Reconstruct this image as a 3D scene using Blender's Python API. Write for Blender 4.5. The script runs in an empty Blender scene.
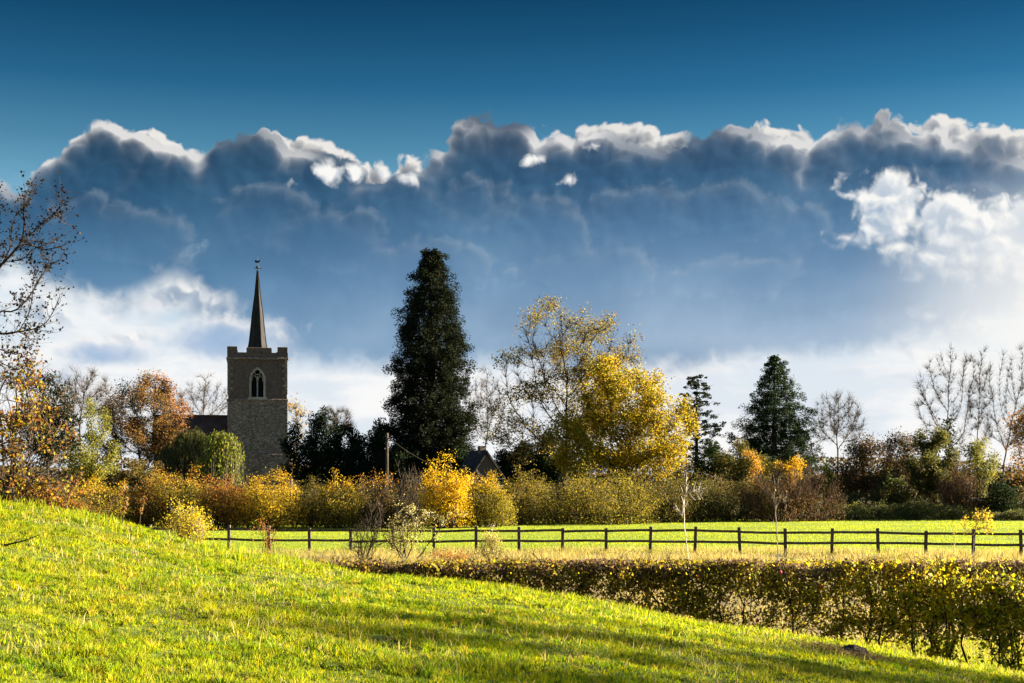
import bpy, bmesh, math, random
import numpy as np
from mathutils import Vector, Matrix

PI = math.pi
scene = bpy.context.scene
COL = scene.collection
W, H, FPX, HOR, EYE = 1024, 683, 1422.0, 480.0, 3.5     # a 50 mm lens, eye 3.5 m over the field
EXPOSURE = 2.7
SKY_STRENGTH = 0.1
SUN_AZ, SUN_EL = math.radians(76), math.radians(17)
SUN_DIR = np.array([math.sin(SUN_AZ)*math.cos(SUN_EL), math.cos(SUN_AZ)*math.cos(SUN_EL), math.sin(SUN_EL)])

def lin(c):
    return tuple((v/255/12.92 if v/255 <= 0.04045 else ((v/255+0.055)/1.055)**2.4) for v in c)
def PX(px, Y): return (px-512.0)/FPX*Y
def PZ(py, Y): return EYE-(py-HOR)/FPX*Y

# ------------------------------------------------------------------ camera, sun, view
cam = bpy.data.cameras.new('camera'); camo = bpy.data.objects.new('camera', cam); COL.objects.link(camo)
camo.location = (0, 0, EYE); camo.rotation_euler = (PI/2, 0, 0)
cam.sensor_width = 36; cam.lens = FPX/W*36; cam.shift_y = (HOR-H/2)/W
cam.clip_start = 0.1; cam.clip_end = 8000
scene.camera = camo
scene.view_settings.view_transform = 'Standard'; scene.view_settings.look = 'None'
scene.view_settings.exposure = EXPOSURE; scene.view_settings.gamma = 1
scene.render.engine = 'CYCLES'
scene.cycles.max_bounces = 6; scene.cycles.diffuse_bounces = 3; scene.cycles.transmission_bounces = 4
scene.cycles.transparent_max_bounces = 4
scene.cycles.caustics_reflective = False; scene.cycles.caustics_refractive = False
scene.cycles.use_denoising = True
su = bpy.data.lights.new('sun', 'SUN'); su.energy = 5.0; su.angle = math.radians(0.55); su.color = (1.0, 0.87, 0.68)
suo = bpy.data.objects.new('sun', su); COL.objects.link(suo)
suo.rotation_euler = Vector(SUN_DIR).to_track_quat('Z', 'Y').to_euler(); suo.location = (60, 20, 40)

# ------------------------------------------------------------------ node helpers
class NT:
    def __init__(s, nt): s.nt = nt
    def new(s, t, **k):
        n = s.nt.nodes.new(t)
        for a, b in k.items(): setattr(n, a, b)
        return n
    def put(s, sock, v):
        if isinstance(v, bpy.types.NodeSocket): s.nt.links.new(v, sock)
        else: sock.default_value = v
    def m(s, op, a, b=None, c=None, clamp=False):
        n = s.new('ShaderNodeMath', operation=op, use_clamp=clamp)
        for i, v in enumerate((a, b, c)):
            if v is not None: s.put(n.inputs[i], v)
        return n.outputs[0]
    def v(s, op, a, b=None, c=None, out=0):
        n = s.new('ShaderNodeVectorMath', operation=op)
        for i, v in enumerate((a, b, c)):
            if v is not None: s.put(n.inputs[i], v)
        return n.outputs[out]
    def mix(s, f, a, b, mode='MIX'):
        n = s.new('ShaderNodeMix', data_type='RGBA', blend_type=mode)
        s.put(n.inputs[0], f)
        for i, v in ((6, a), (7, b)):
            if isinstance(v, tuple) and len(v) == 3: v = v+(1,)
            s.put(n.inputs[i], v)
        return n.outputs[2]
    def rng(s, x, a, b, c=0.0, d=1.0, kind='SMOOTHSTEP'):
        n = s.new('ShaderNodeMapRange', interpolation_type=kind)
        s.put(n.inputs[0], x)
        for i, v in enumerate((a, b, c, d)): s.put(n.inputs[1+i], v)
        return n.outputs[0]
    def noise(s, vec, scale, detail=3, rough=0.5, dim='3D', out='Fac', lac=2.0):
        n = s.new('ShaderNodeTexNoise', noise_dimensions=dim)
        s.put(n.inputs['Vector'], vec); n.inputs['Scale'].default_value = scale
        n.inputs['Detail'].default_value = detail; n.inputs['Roughness'].default_value = rough
        n.inputs['Lacunarity'].default_value = lac
        return n.outputs[out]
    def voro(s, vec, scale, detail=2, rough=0.5, feature='F1', dim='2D', out='Distance', lac=2.2):
        n = s.new('ShaderNodeTexVoronoi', voronoi_dimensions=dim, feature=feature)
        s.put(n.inputs['Vector'], vec); n.inputs['Scale'].default_value = scale
        if 'Detail' in n.inputs:
            n.inputs['Detail'].default_value = detail; n.inputs['Roughness'].default_value = rough
            n.inputs['Lacunarity'].default_value = lac
        return n.outputs[out]
    def ramp(s, x, stops, interp='LINEAR'):
        n = s.new('ShaderNodeValToRGB'); cr = n.color_ramp; cr.interpolation = interp
        while len(cr.elements) < len(stops): cr.elements.new(0.5)
        for e, (p, c) in zip(cr.elements, stops):
            e.position = p; e.color = tuple(c)+(1,) if len(c) == 3 else c
        s.put(n.inputs[0], x); return n.outputs[0]

# ------------------------------------------------------------------ sky: Nishita air with bands of cumulus, all by direction
def Q(px, py):
    u = (px-512)/FPX; az = math.atan(u); el = math.atan((HOR-py)/FPX*math.cos(az))
    return az*FPX/100, el*FPX/100
def build_world():
    w = bpy.data.worlds.new('World'); scene.world = w; w.use_nodes = True
    wt = w.node_tree; wt.nodes.clear()
    G = SKY_STRENGTH*2**EXPOSURE
    C = lambda r, g, b: tuple(v/G for v in lin((r, g, b)))
    def coords(T):
        nt = T.nt
        tc = T.new('ShaderNodeTexCoord'); sep = T.new('ShaderNodeSeparateXYZ'); nt.links.new(tc.outputs['Generated'], sep.inputs[0])
        az = T.m('MULTIPLY', T.m('ARCTAN2', sep.outputs[0], sep.outputs[1]), FPX/100)
        el = T.m('MULTIPLY', T.m('ARCSINE', sep.outputs[2]), FPX/100)
        cq = T.new('ShaderNodeCombineXYZ'); nt.links.new(az, cq.inputs[0]); nt.links.new(el, cq.inputs[1])
        return az, el, cq.outputs[0]

    def clear_air(T, az, el):
        # clear air
        sky = T.new('ShaderNodeTexSky', sky_type='NISHITA'); sky.sun_disc = False
        sky.sun_elevation = SUN_EL; sky.sun_rotation = SUN_AZ; sky.air_density = 1.0; sky.dust_density = 0.25; sky.ozone_density = 3.0
        t0 = T.ramp(T.rng(el, 2.6, 5.0, kind='LINEAR'), [(0, (.187, .248, .237)), (.27, (.082, .152, .158)), (.5, (.0257, .0905, .114)), (.72, (.0117, .0575, .078)), (.92, (.0063, .0357, .053))])
        up = T.rng(el, 5.2, 9.5)
        clear = T.mix(1.0, sky.outputs[0], T.mix(up, t0, (.22, .31, .36)), 'MULTIPLY')
        return clear

    # pale cloud low down, all round the horizon
    def low(T, az, el, q, wide):
        clear = clear_air(T, az, el)
        if wide:                                   # away from the bank: cheap
            st = T.noise(T.v('MULTIPLY', q, (0.35, 1.1, 0)), 1.1, 2, 0.55, '2D')
        else:
            st = T.noise(T.v('MULTIPLY_ADD', q, (0.55, 1.7, 0), (4.3, 8.1, 0)), 1.1, 5, 0.55, '2D')
        m = T.rng(T.m('ADD', el, T.m('MULTIPLY', T.m('SUBTRACT', st, .5), 1.2)), 2.75, 1.9)
        pale = T.mix(T.rng(st, .38, .66), C(205, 224, 238), C(247, 248, 249))
        pale = T.mix(T.m('MULTIPLY', T.rng(el, 1.75, .95), .8), pale, T.mix(T.rng(st, .38, .58), C(229, 235, 242), C(251, 250, 249)))
        return T.mix(m, clear, pale)

    # noise shared by all cloud layers, once at the point and once a little towards the sun
    def nset(T, v, full):
        r = {}
        r['w'] = T.v('SUBTRACT', T.noise(v, 0.9, 2, 0.5, '2D', 'Color'), (.5, .5, .5)); r['v'] = v
        pb = T.v('MULTIPLY_ADD', T.v('SUBTRACT', T.noise(v, 5.0, 1, 0.55, '2D', 'Color'), (.5, .5, .5)), (.16, .16, 0), v)
        r['a'] = T.m('SUBTRACT', .45, T.voro(pb, 2.7, 1.6, 0.5))
        if full:
            r['b'] = T.m('SUBTRACT', .45, T.voro(pb, 8.0, 1.0, 0.5))
            r['n'] = T.m('SUBTRACT', T.noise(v, 7.0, 5, 0.62, '2D'), .5)
        return r
    DL = .085

    def field(T, S, blobs, k, warp, bill, fine, x0, x1, bias=.03):
        pw = T.v('MULTIPLY_ADD', S['w'], (warp*2, warp*2, 0), S['v'])
        d = None
        for (bx, by, rx, ry) in blobs:
            if bx+rx < x0-55 or bx-rx > x1+55: continue
            cx, cy = Q(bx, by); rx = rx/100; ry = ry/100
            l = T.v('LENGTH', T.v('MULTIPLY_ADD', pw, (1/rx, 1/ry, 0), (-cx/rx, -cy/ry, 0)), out=1)
            mr = math.sqrt(rx*ry)*0.5+min(rx, ry)*0.5
            l = T.m('MULTIPLY_ADD', l, -mr, mr+bias)
            d = l if d is None else T.m('SMOOTH_MAX', d, l, k)
        if d is None: return None
        f = T.m('MULTIPLY_ADD', S['a'], bill, d)
        if 'b' in S:
            f = T.m('MULTIPLY_ADD', S['b'], bill*.30, f); f = T.m('MULTIPLY_ADD', S['n'], fine, f)
        return f

    A = [(150, 165, 44, 36), (60, 192, 30, 28), (112, 168, 36, 28), (185, 185, 26, 24), (262, 164, 42, 32), (310, 170, 44, 32), (372, 182, 22, 22), (408, 178, 18, 18), (440, 176, 24, 9), (215, 190, 26, 12),
        (512, 150, 26, 28), (478, 172, 26, 14), (590, 152, 34, 32), (632, 150, 46, 28), (668, 152, 26, 18), (700, 170, 40, 14), (735, 155, 30, 26), (780, 155, 36, 30), (808, 172, 20, 26),
        (885, 142, 34, 28), (850, 165, 26, 20), (905, 168, 42, 36), (948, 162, 46, 42), (1000, 174, 48, 42), (1070, 187, 72, 52), (1180, 202, 92, 62), (1320, 210, 100, 60), (-60, 207, 62, 42), (-170, 217, 92, 52), (-320, 217, 110, 60)]
    B = [(66, 188, 30, 30), (112, 178, 48, 40), (62, 234, 54, 44), (120, 235, 68, 54), (170, 208, 62, 52), (225, 215, 50, 40), (252, 184, 44, 42), (300, 217, 84, 58), (400, 222, 92, 44),
        (500, 170, 54, 44), (455, 192, 36, 26), (108, 258, 64, 38), (30, 235, 50, 26), (530, 200, 74, 50), (588, 182, 48, 42), (640, 207, 86, 50), (738, 184, 60, 42), (772, 188, 44, 40), (835, 200, 50, 36),
        (400, 280, 225, 84), (640, 282, 235, 86), (800, 284, 160, 66), (930, 228, 70, 40), (690, 180, 44, 26), (824, 176, 26, 24), (560, 165, 30, 24), (470, 180, 40, 20), (862, 160, 30, 26), (905, 178, 66, 34), (960, 190, 62, 34), (1010, 196, 50, 28),
        (882, 138, 24, 12), (925, 288, 118, 40), (-40, 225, 92, 42), (-180, 240, 122, 62), (-330, 240, 122, 70)]
    B2 = [(95, 226, 50, 34), (150, 240, 50, 30), (262, 214, 50, 30), (330, 236, 70, 34), (480, 200, 44, 28), (545, 226, 56, 30), (640, 214, 70, 30), (728, 212, 60, 30), (800, 226, 44, 26), (905, 190, 52, 26), (968, 202, 44, 22), (430, 262, 80, 30), (600, 270, 90, 30), (740, 272, 70, 28)]
    B = [(x, y-(7 if y < 215 else 0), a, b) for x, y, a, b in B]
    D = [(112, 350, 46, 15), (225, 338, 66, 19), (30, 372, 52, 9), (930, 372, 90, 7)]
    E = [(888, 206, 40, 37), (950, 220, 44, 32), (980, 242, 58, 38), (930, 254, 40, 20), (1034, 236, 54, 44), (848, 236, 30, 12), (896, 246, 20, 13), (834, 181, 9, 9),
        (1040, 258, 34, 24), (1110, 262, 82, 62), (1130, 325, 110, 52), (985, 322, 46, 11), (930, 314, 18, 6), (1250, 280, 140, 90),
        (538, 156, 20, 6), (582, 146, 13, 6), (568, 180, 7, 7), (380, 176, 15, 15), (404, 180, 14, 10), (292, 184, 7, 4), (326, 172, 16, 12), (352, 175, 12, 12),
        (172, 296, 40, 24), (212, 304, 34, 18), (130, 335, 50, 8), (40, 312, 40, 20)]

    def group(fill):
        g = bpy.data.node_groups.new('sky_part', 'ShaderNodeTree')
        g.interface.new_socket('c', in_out='OUTPUT', socket_type='NodeSocketColor')
        T = NT(g); go = T.new('NodeGroupOutput'); c = fill(T)
        g.links.new(c, go.inputs[0]); return g
    def sector(T, x0, x1):
        az, el, q = coords(T)
        rightness = T.rng(az, -3.0, 5.2, kind='SMOOTHSTEP')
        N0 = nset(T, q, True); N1 = nset(T, T.v('ADD', q, (.72*DL, .69*DL, 0)), False)
        out = low(T, az, el, q, False)
        def lit(f1, k): return T.m('EXPONENT', T.m('MULTIPLY', T.m('MAXIMUM', f1, 0), -k))
        emb = T.m('SUBTRACT', N0['a'], N1['a'])
        litx = T.ramp(T.rng(az, Q(0, 150)[0], Q(1024, 150)[0], kind='LINEAR'), [(0, (.35,)*3), (.10, (.4,)*3), (.13, (1,)*3), (.18, (1,)*3), (.21, (.15,)*3), (.25, (1,)*3), (.41, (1,)*3), (.44, (.12,)*3), (.475, (.1,)*3), (.50, (.7,)*3),
            (.53, (.2,)*3), (.55, (.9,)*3), (.66, (1,)*3), (.69, (.12,)*3), (.715, (.9,)*3), (.79, (1,)*3), (.82, (.4,)*3), (.86, (.55,)*3), (.89, (1,)*3), (1, (1,)*3)])
        f = field(T, N0, A, .09, .11, .15, .055, x0, x1)
        if f is not None:
            a = T.rng(f, -.012, .040); L = lit(field(T, N1, A, .09, .11, .15, 0, x0, x1), 11.0)
            L = T.m('MULTIPLY', T.m('MULTIPLY_ADD', T.m('MAXIMUM', emb, -.10), .9, L, clamp=True), litx)
            out = T.mix(a, out, T.mix(L, T.mix(rightness, C(62, 82, 104), C(92, 112, 136)), C(236, 233, 228)))
        f = field(T, N0, B, .12, .14, .15, .055, x0, x1, .05)
        soft = T.rng(el, 2.9, 1.6, .045, .30)
        a = T.rng(f, T.m('MULTIPLY', soft, -.8), T.m('MULTIPLY', soft, .5)); L = lit(field(T, N1, B, .12, .14, .15, 0, x0, x1, .05), 22.0)
        left = T.ramp(T.rng(el, 1.4, 3.5, kind='LINEAR'), [(0, C(116, 155, 190)), (.3, C(80, 124, 162)), (.6, C(50, 92, 126)), (.82, C(42, 78, 107)), (1, C(66, 83, 101))])
        right = T.ramp(T.rng(el, 1.4, 3.5, kind='LINEAR'), [(0, C(152, 177, 203)), (.25, C(122, 155, 188)), (.5, C(92, 132, 168)), (.75, C(56, 94, 128)), (1, C(62, 86, 112))])
        body = T.mix(T.rng(az, -4.5, 2.5), left, right)
        hz = T.noise(T.v('MULTIPLY', q, (.8, 1.0, 0)), 1.1, 4, .5, '2D')
        body = T.mix(T.rng(hz, .34, .70), T.mix(1.0, body, (.92, .94, .95), 'MULTIPLY'), T.mix(1.0, body, (1.16, 1.11, 1.07), 'MULTIPLY'))
        body = T.mix(1.0, body, T.mix(T.rng(N0['a'], -.25, .35), (.98, .98, .99), (1.03, 1.02, 1.02)), 'MULTIPLY')
        body = T.mix(1.0, body, T.mix(T.m('MULTIPLY_ADD', emb, T.rng(el, 2.1, 3.2, .05, 1.3), .5, clamp=True), (.84, .86, .88), (1.20, 1.17, 1.14)), 'MULTIPLY')
        rim = T.m('MULTIPLY', T.rng(T.noise(T.v('ADD', q, (7.7, 2.2, 0)), .9, 1, .5, '2D'), .38, .62), T.rng(el, 2.4, 3.0))
        out = T.mix(a, out, T.mix(T.m('MULTIPLY', L, T.m('MULTIPLY_ADD', rim, .8, .08)), body, C(236, 234, 232)))
        f = field(T, N0, B2, .10, .12, .18, .06, x0, x1)
        if f is not None:
            a = T.m('MULTIPLY', T.rng(f, -.02, .10), T.rng(f, .75, .15)); L = lit(field(T, N1, B2, .10, .12, .18, 0, x0, x1), 14.0)
            out = T.mix(T.m('MULTIPLY', a, .7), out, T.mix(T.m('MULTIPLY', L, .22), T.mix(1.0, body, T.mix(T.rng(el, 2.0, 2.9), (1.04, 1.03, 1.02), (.84, .88, .92)), 'MULTIPLY'), C(200, 208, 216)))
        f = field(T, N0, D, .10, .12, .12, .12, x0, x1)
        if f is not None:
            a = T.m('MULTIPLY', T.rng(f, -.10, .12), T.rng(az, 0, 2.5, .8, .5)); L = lit(field(T, N1, D, .10, .12, .12, 0, x0, x1), 12.0)
            out = T.mix(a, out, T.mix(L, T.mix(rightness, C(142, 176, 214), C(190, 208, 228)), C(240, 240, 242)))
        f = field(T, N0, E, .05, .075, .17, .10, x0, x1, .01)
        if f is not None:
            e = T.rng(el, 2.6, 1.9, .085, .28)
            a = T.rng(f, T.m('MULTIPLY', e, -.35), e); L = lit(field(T, N1, E, .05, .075, .17, 0, x0, x1, .01), 4.5); L = T.m('MULTIPLY_ADD', T.m('MAXIMUM', emb, -.15), 1.3, L, clamp=True)
            out = T.mix(a, out, T.mix(L, T.mix(rightness, C(124, 152, 182), C(166, 186, 208)), C(250, 249, 246)))
        # the air glares white towards the sun side
        if x1 > 760:
            gl = T.v('LENGTH', T.v('MULTIPLY_ADD', q, (1/2.3, 1/1.5, 0), (-5.7/2.3, -1.55/1.5, 0)), out=1)
            out = T.mix(T.m('MULTIPLY', T.rng(gl, 1.15, .15), .85), out, C(255, 253, 248))
        return out
    T = NT(wt); az, el, q = coords(T)
    def bg(fill):
        n = T.new('ShaderNodeGroup'); n.node_tree = group(fill)
        b = T.new('ShaderNodeBackground'); wt.links.new(n.outputs[0], b.inputs[0]); b.inputs[1].default_value = SKY_STRENGTH
        return b.outputs[0]
    def mixs(f, a, b):
        n = T.new('ShaderNodeMixShader'); wt.links.new(f, n.inputs[0]); wt.links.new(a, n.inputs[1]); wt.links.new(b, n.inputs[2])
        return n.outputs[0]
    cuts = [-420, 60, 170, 280, 390, 500, 600, 700, 790, 870, 950, 1440]
    def span(i, j):                      # halves the row of sectors again and again
        if j-i == 1: return bg(lambda t: sector(t, cuts[i], cuts[j]))
        k = (i+j)//2
        return mixs(T.m('GREATER_THAN', az, Q(cuts[k], 300)[0]), span(i, k), span(k, j))
    sh = span(0, len(cuts)-1)
    side = T.m('MULTIPLY', T.m('LESS_THAN', T.m('ABSOLUTE', az), 9.6), T.m('MULTIPLY', T.m('GREATER_THAN', el, .1), T.m('LESS_THAN', el, 4.3)))
    def wide(t):
        z, e, v = coords(t); return low(t, z, e, v, True)
    fin = mixs(side, bg(wide), sh)
    ow = T.new('ShaderNodeOutputWorld'); wt.links.new(fin, ow.inputs[0])
    w.cycles.sampling_method = 'MANUAL'; w.cycles.sample_map_resolution = 512
build_world()

# ------------------------------------------------------------------ materials
def new_mat(name):
    m = bpy.data.materials.new(name); m.use_nodes = True
    nt = m.node_tree; nt.nodes.clear(); T = NT(nt)
    out = T.new('ShaderNodeOutputMaterial')
    return m, T, out
def leaf_mat(name, transl, rough=.55, spec=.25, tint=(1.1, 1.05, .7)):
    m, T, out = new_mat(name)
    a = T.new('ShaderNodeAttribute', attribute_name='Col')
    p = T.new('ShaderNodeBsdfPrincipled'); T.nt.links.new(a.outputs['Color'], p.inputs['Base Color'])
    p.inputs['Roughness'].default_value = rough; p.inputs['Specular IOR Level'].default_value = spec
    t = T.new('ShaderNodeBsdfTranslucent'); T.put(t.inputs[0], T.mix(1.0, a.outputs['Color'], tint, 'MULTIPLY'))
    x = T.new('ShaderNodeMixShader'); x.inputs[0].default_value = transl
    T.nt.links.new(p.outputs[0], x.inputs[1]); T.nt.links.new(t.outputs[0], x.inputs[2]); T.nt.links.new(x.outputs[0], out.inputs[0])
    return m
def solid_mat(name, stops, scale=6.0, rough=.85, bump=.3, stretch=(1, 1, 1), detail=5, spec=.2):
    """a weathered surface: colours from noise, a bump from the same noise"""
    m, T, out = new_mat(name)
    tc = T.new('ShaderNodeTexCoord')
    v = T.v('MULTIPLY', tc.outputs['Object'], stretch)
    n = T.noise(v, scale, detail, .6)
    n2 = T.noise(v, scale*.13, 2, .5)
    c = T.ramp(T.m('MULTIPLY_ADD', T.m('SUBTRACT', n2, .5), .6, n), stops)
    p = T.new('ShaderNodeBsdfPrincipled'); T.put(p.inputs['Base Color'], c)
    p.inputs['Roughness'].default_value = rough; p.inputs['Specular IOR Level'].default_value = spec
    if bump:
        b = T.new('ShaderNodeBump'); b.inputs['Strength'].default_value = bump; b.inputs['Distance'].default_value = .03
        T.put(b.inputs['Height'], n); T.nt.links.new(b.outputs[0], p.inputs['Normal'])
    T.nt.links.new(p.outputs[0], out.inputs[0])
    return m
M = {}
M['leaf'] = leaf_mat('leaf', .5, .6, .15)
M['needle'] = leaf_mat('needle', .14, .8, .04)
M['grass'] = leaf_mat('grass_blade', .55, .6, .12, (1.1, 1.05, .6))
M['bark'] = solid_mat('bark', [(.3, (.03, .022, .016)), (.55, (.075, .056, .04)), (.75, (.13, .105, .08))], 9, .9, .5, (1, 1, .25))
M['bark_pale'] = solid_mat('bark_pale', [(.3, (.10, .085, .065)), (.55, (.21, .18, .14)), (.75, (.34, .31, .26))], 8, .85, .4, (1, 1, .3))
M['bark_dark'] = solid_mat('bark_dark', [(.3, (.012, .009, .007)), (.55, (.035, .025, .02)), (.75, (.06, .045, .035))], 9, .9, .4, (1, 1, .25))
M['bark_red'] = solid_mat('bark_red', [(.3, (.05, .026, .015)), (.55, (.10, .055, .03)), (.75, (.15, .09, .055))], 9, .9, .4, (1, 1, .25))
M['bark_birch'] = solid_mat('bark_birch', [(.35, (.10, .08, .06)), (.45, (.42, .38, .32)), (.75, (.60, .56, .50))], 7, .7, .2, (1, 1, 1.6))
M['oak_rail'] = solid_mat('oak_rail', [(.3, (.034, .026, .019)), (.55, (.08, .062, .046)), (.8, (.17, .145, .12))], 7, .8, .4, (1, 1, 1))
M['lead'] = solid_mat('lead', [(.3, (.012, .011, .010)), (.55, (.024, .021, .018)), (.8, (.045, .04, .035))], 3, .8, .2, (1, 1, .3))
M['iron'] = solid_mat('iron', [(.3, (.02, .02, .02)), (.8, (.05, .048, .045))], 5, .6, .1)
M['dressed'] = solid_mat('dressed', [(.3, (.26, .22, .16)), (.55, (.40, .35, .27)), (.8, (.50, .45, .36))], 4, .85, .3)
M['dark_void'] = solid_mat('louvre_wood', [(.3, (.012, .011, .010)), (.8, (.03, .027, .025))], 5, .8, .1)
M['tile'] = solid_mat('tile', [(.3, (.045, .024, .016)), (.55, (.085, .045, .03)), (.8, (.13, .075, .05))], 5, .85, .4, (1, 1, 1))
M['paint'] = solid_mat('pale_paint', [(.3, (.55, .53, .5)), (.8, (.72, .7, .66))], 3, .6, .05)
M['earth'] = solid_mat('earth', [(.3, (.035, .022, .014)), (.55, (.07, .045, .03)), (.8, (.12, .085, .055))], 14, .95, .8)

# ------------------------------------------------------------------ numpy noise, mesh builder
def _h(ix, iy, seed):
    h = (ix.astype(np.int64)*374761393+iy.astype(np.int64)*668265263+seed*974634541) & 0xffffffff
    h = ((h ^ (h >> 13))*1274126177) & 0xffffffff
    return ((h ^ (h >> 16)) & 0xffff)/65535.0
def vnoise(x, y, seed=0):
    x = np.asarray(x, float); y = np.asarray(y, float)
    ix = np.floor(x); iy = np.floor(y); fx = x-ix; fy = y-iy
    fx = fx*fx*(3-2*fx); fy = fy*fy*(3-2*fy)
    a = _h(ix, iy, seed); b = _h(ix+1, iy, seed); c = _h(ix, iy+1, seed); d = _h(ix+1, iy+1, seed)
    return (a*(1-fx)+b*fx)*(1-fy)+(c*(1-fx)+d*fx)*fy
def fbm(x, y, seed=0, oct=4):
    s = 0; a = .5; t = 0
    for i in range(oct):
        s = s+a*vnoise(np.asarray(x)*2**i, np.asarray(y)*2**i, seed+i*7); t += a; a *= .5
    return s/t

class MB:
    """collects vertices and faces, then links them as ONE mesh object"""
    def __init__(s): s.V = []; s.Q = []; s.T = []; s.C = []; s.n = 0
    def add(s, v, quads=None, tris=None, col=None):
        v = np.asarray(v, float).reshape(-1, 3)
        if quads is not None and len(quads): s.Q.append(np.asarray(quads, np.int64)+s.n)
        if tris is not None and len(tris): s.T.append(np.asarray(tris, np.int64)+s.n)
        s.V.append(v); s.n += len(v)
        if col is not None: s.C.append(np.asarray(col, float).reshape(-1, 3))
    def box(s, lo, hi, M4=None):
        x0, y0, z0 = lo; x1, y1, z1 = hi
        v = np.array([(x0,y0,z0),(x1,y0,z0),(x1,y1,z0),(x0,y1,z0),(x0,y0,z1),(x1,y0,z1),(x1,y1,z1),(x0,y1,z1)], float)
        if M4 is not None: v = np.array([tuple(M4 @ Vector(p)) for p in v])
        s.add(v, [(0,3,2,1),(4,5,6,7),(0,1,5,4),(1,2,6,5),(2,3,7,6),(3,0,4,7)])
    def tube(s, pts, rad, sides=5, cap=False):
        pts = np.asarray(pts, float); rad = np.asarray(rad, float); k = len(pts)
        d = np.gradient(pts, axis=0); d /= np.linalg.norm(d, axis=1)[:, None]+1e-9
        ref = np.array([0, 0, 1.]) if abs(d[:, 2]).mean() < .8 else np.array([1., .2, 0])
        u = np.cross(d, ref); u /= np.linalg.norm(u, axis=1)[:, None]+1e-9
        w = np.cross(d, u)
        a = np.arange(sides)*2*PI/sides
        ring = pts[:, None]+rad[:, None, None]*(np.cos(a)[None, :, None]*u[:, None]+np.sin(a)[None, :, None]*w[:, None])
        i = np.arange(k-1)[:, None]*sides; j = np.arange(sides)[None]; j2 = (j+1) % sides
        q = np.stack([i+j, i+j2, i+sides+j2, i+sides+j], -1).reshape(-1, 4)
        s.add(ring.reshape(-1, 3), q)
        if cap:
            n = s.n; c = np.array([pts[-1]]); s.add(c)
            s.T.append(np.array([(n-sides+x, n-sides+(x+1) % sides, n) for x in range(sides)]))
    def build(s, name, mat, parent=None, origin=(0, 0, 0), smooth=False):
        V = np.concatenate(s.V)-np.asarray(origin, float)
        Q = np.concatenate(s.Q) if s.Q else np.zeros((0, 4), np.int64)
        Tt = np.concatenate(s.T) if s.T else np.zeros((0, 3), np.int64)
        me = bpy.data.meshes.new(name)
        me.vertices.add(len(V)); me.vertices.foreach_set('co', V.astype(np.float32).ravel())
        nl = len(Q)*4+len(Tt)*3
        me.loops.add(nl); me.loops.foreach_set('vertex_index', np.concatenate([Q.ravel(), Tt.ravel()]).astype(np.int32))
        me.polygons.add(len(Q)+len(Tt))
        me.polygons.foreach_set('loop_start', np.concatenate([np.arange(len(Q))*4, len(Q)*4+np.arange(len(Tt))*3]).astype(np.int32))
        me.polygons.foreach_set('use_smooth', np.full(len(Q)+len(Tt), bool(smooth or s.C)))
        if s.C:
            C = np.concatenate(s.C); ca = me.color_attributes.new('Col', 'FLOAT_COLOR', 'POINT')
            ca.data.foreach_set('color', np.concatenate([C, np.ones((len(C), 1))], 1).astype(np.float32).ravel())
        me.update(calc_edges=True)
        me.materials.append(mat if not isinstance(mat, str) else M[mat])
        o = bpy.data.objects.new(name, me); COL.objects.link(o)
        if parent is not None: o.parent = parent
        else: o.location = origin
        return o
def tag(o, label=None, cat=None, group=None, kind=None):
    if label: o['label'] = label
    if cat: o['category'] = cat
    if group: o['group'] = group
    if kind: o['kind'] = kind
    return o
def empty(name, loc, label, cat, group=None, rz=0):
    o = bpy.data.objects.new(name, None); COL.objects.link(o); o.location = loc; o.rotation_euler = (0, 0, rz)
    o.empty_display_size = .3
    return tag(o, label, cat, group)

# ------------------------------------------------------------------ the lie of the land
SIL = [(-300, 470), (-150, 487), (0, 503), (50, 510), (100, 521), (150, 535), (200, 547), (240, 554), (300, 565), (400, 579), (500, 591), (600, 604), (660, 617), (700, 626), (800, 641), (860, 652), (950, 664), (1010, 676), (1100, 690), (1300, 704)]
RY = 22.0
_sx = np.array([PX(p, RY) for p, _ in SIL]); _sz = np.array([PZ(y, RY) for _, y in SIL])
_sx = np.concatenate([[-60, -22], _sx, [17, 40]]); _sz = np.concatenate([[3.9, 3.75], _sz, [0, 0]])
def terrain(x, y, fine=True):
    x = np.asarray(x, float); y = np.asarray(y, float)
    zr = np.interp(x, _sx, _sz)
    zr = (zr+np.interp(x-.5, _sx, _sz)+np.interp(x+.5, _sx, _sz))/3
    z0 = 1.86-.055*np.clip(x, -14, 14)
    s = np.clip(y/RY, 0, 1); s = s*s*(3-2*s)
    near = z0*(1-s)+zr*s
    wid = 2.6+2.6*np.clip(zr, 0, 3.2)
    t = np.clip((y-RY)/wid, 0, 1); t = t*t*(3-2*t)
    z = near*(1-t)
    z = np.where(y < -25, z0, z)
    if fine:
        hill = np.clip(1-t, 0, 1)*(np.abs(x) < 60)
        z = z+hill*((fbm(x*.9, y*.9, 3, 3)-.5)*.14+(fbm(x*4, y*4, 5, 2)-.5)*.055)*np.clip((y+2)/8, 0, 1)
        z = z+(1-hill)*(fbm(x*.12, y*.12, 9, 3)-.5)*.25*np.clip((y-40)/30, 0, 1)*np.clip((400-y)/200, 0, 1)
    return z
def tz(x, y): return float(terrain(np.array([x]), np.array([y]))[0])

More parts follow.
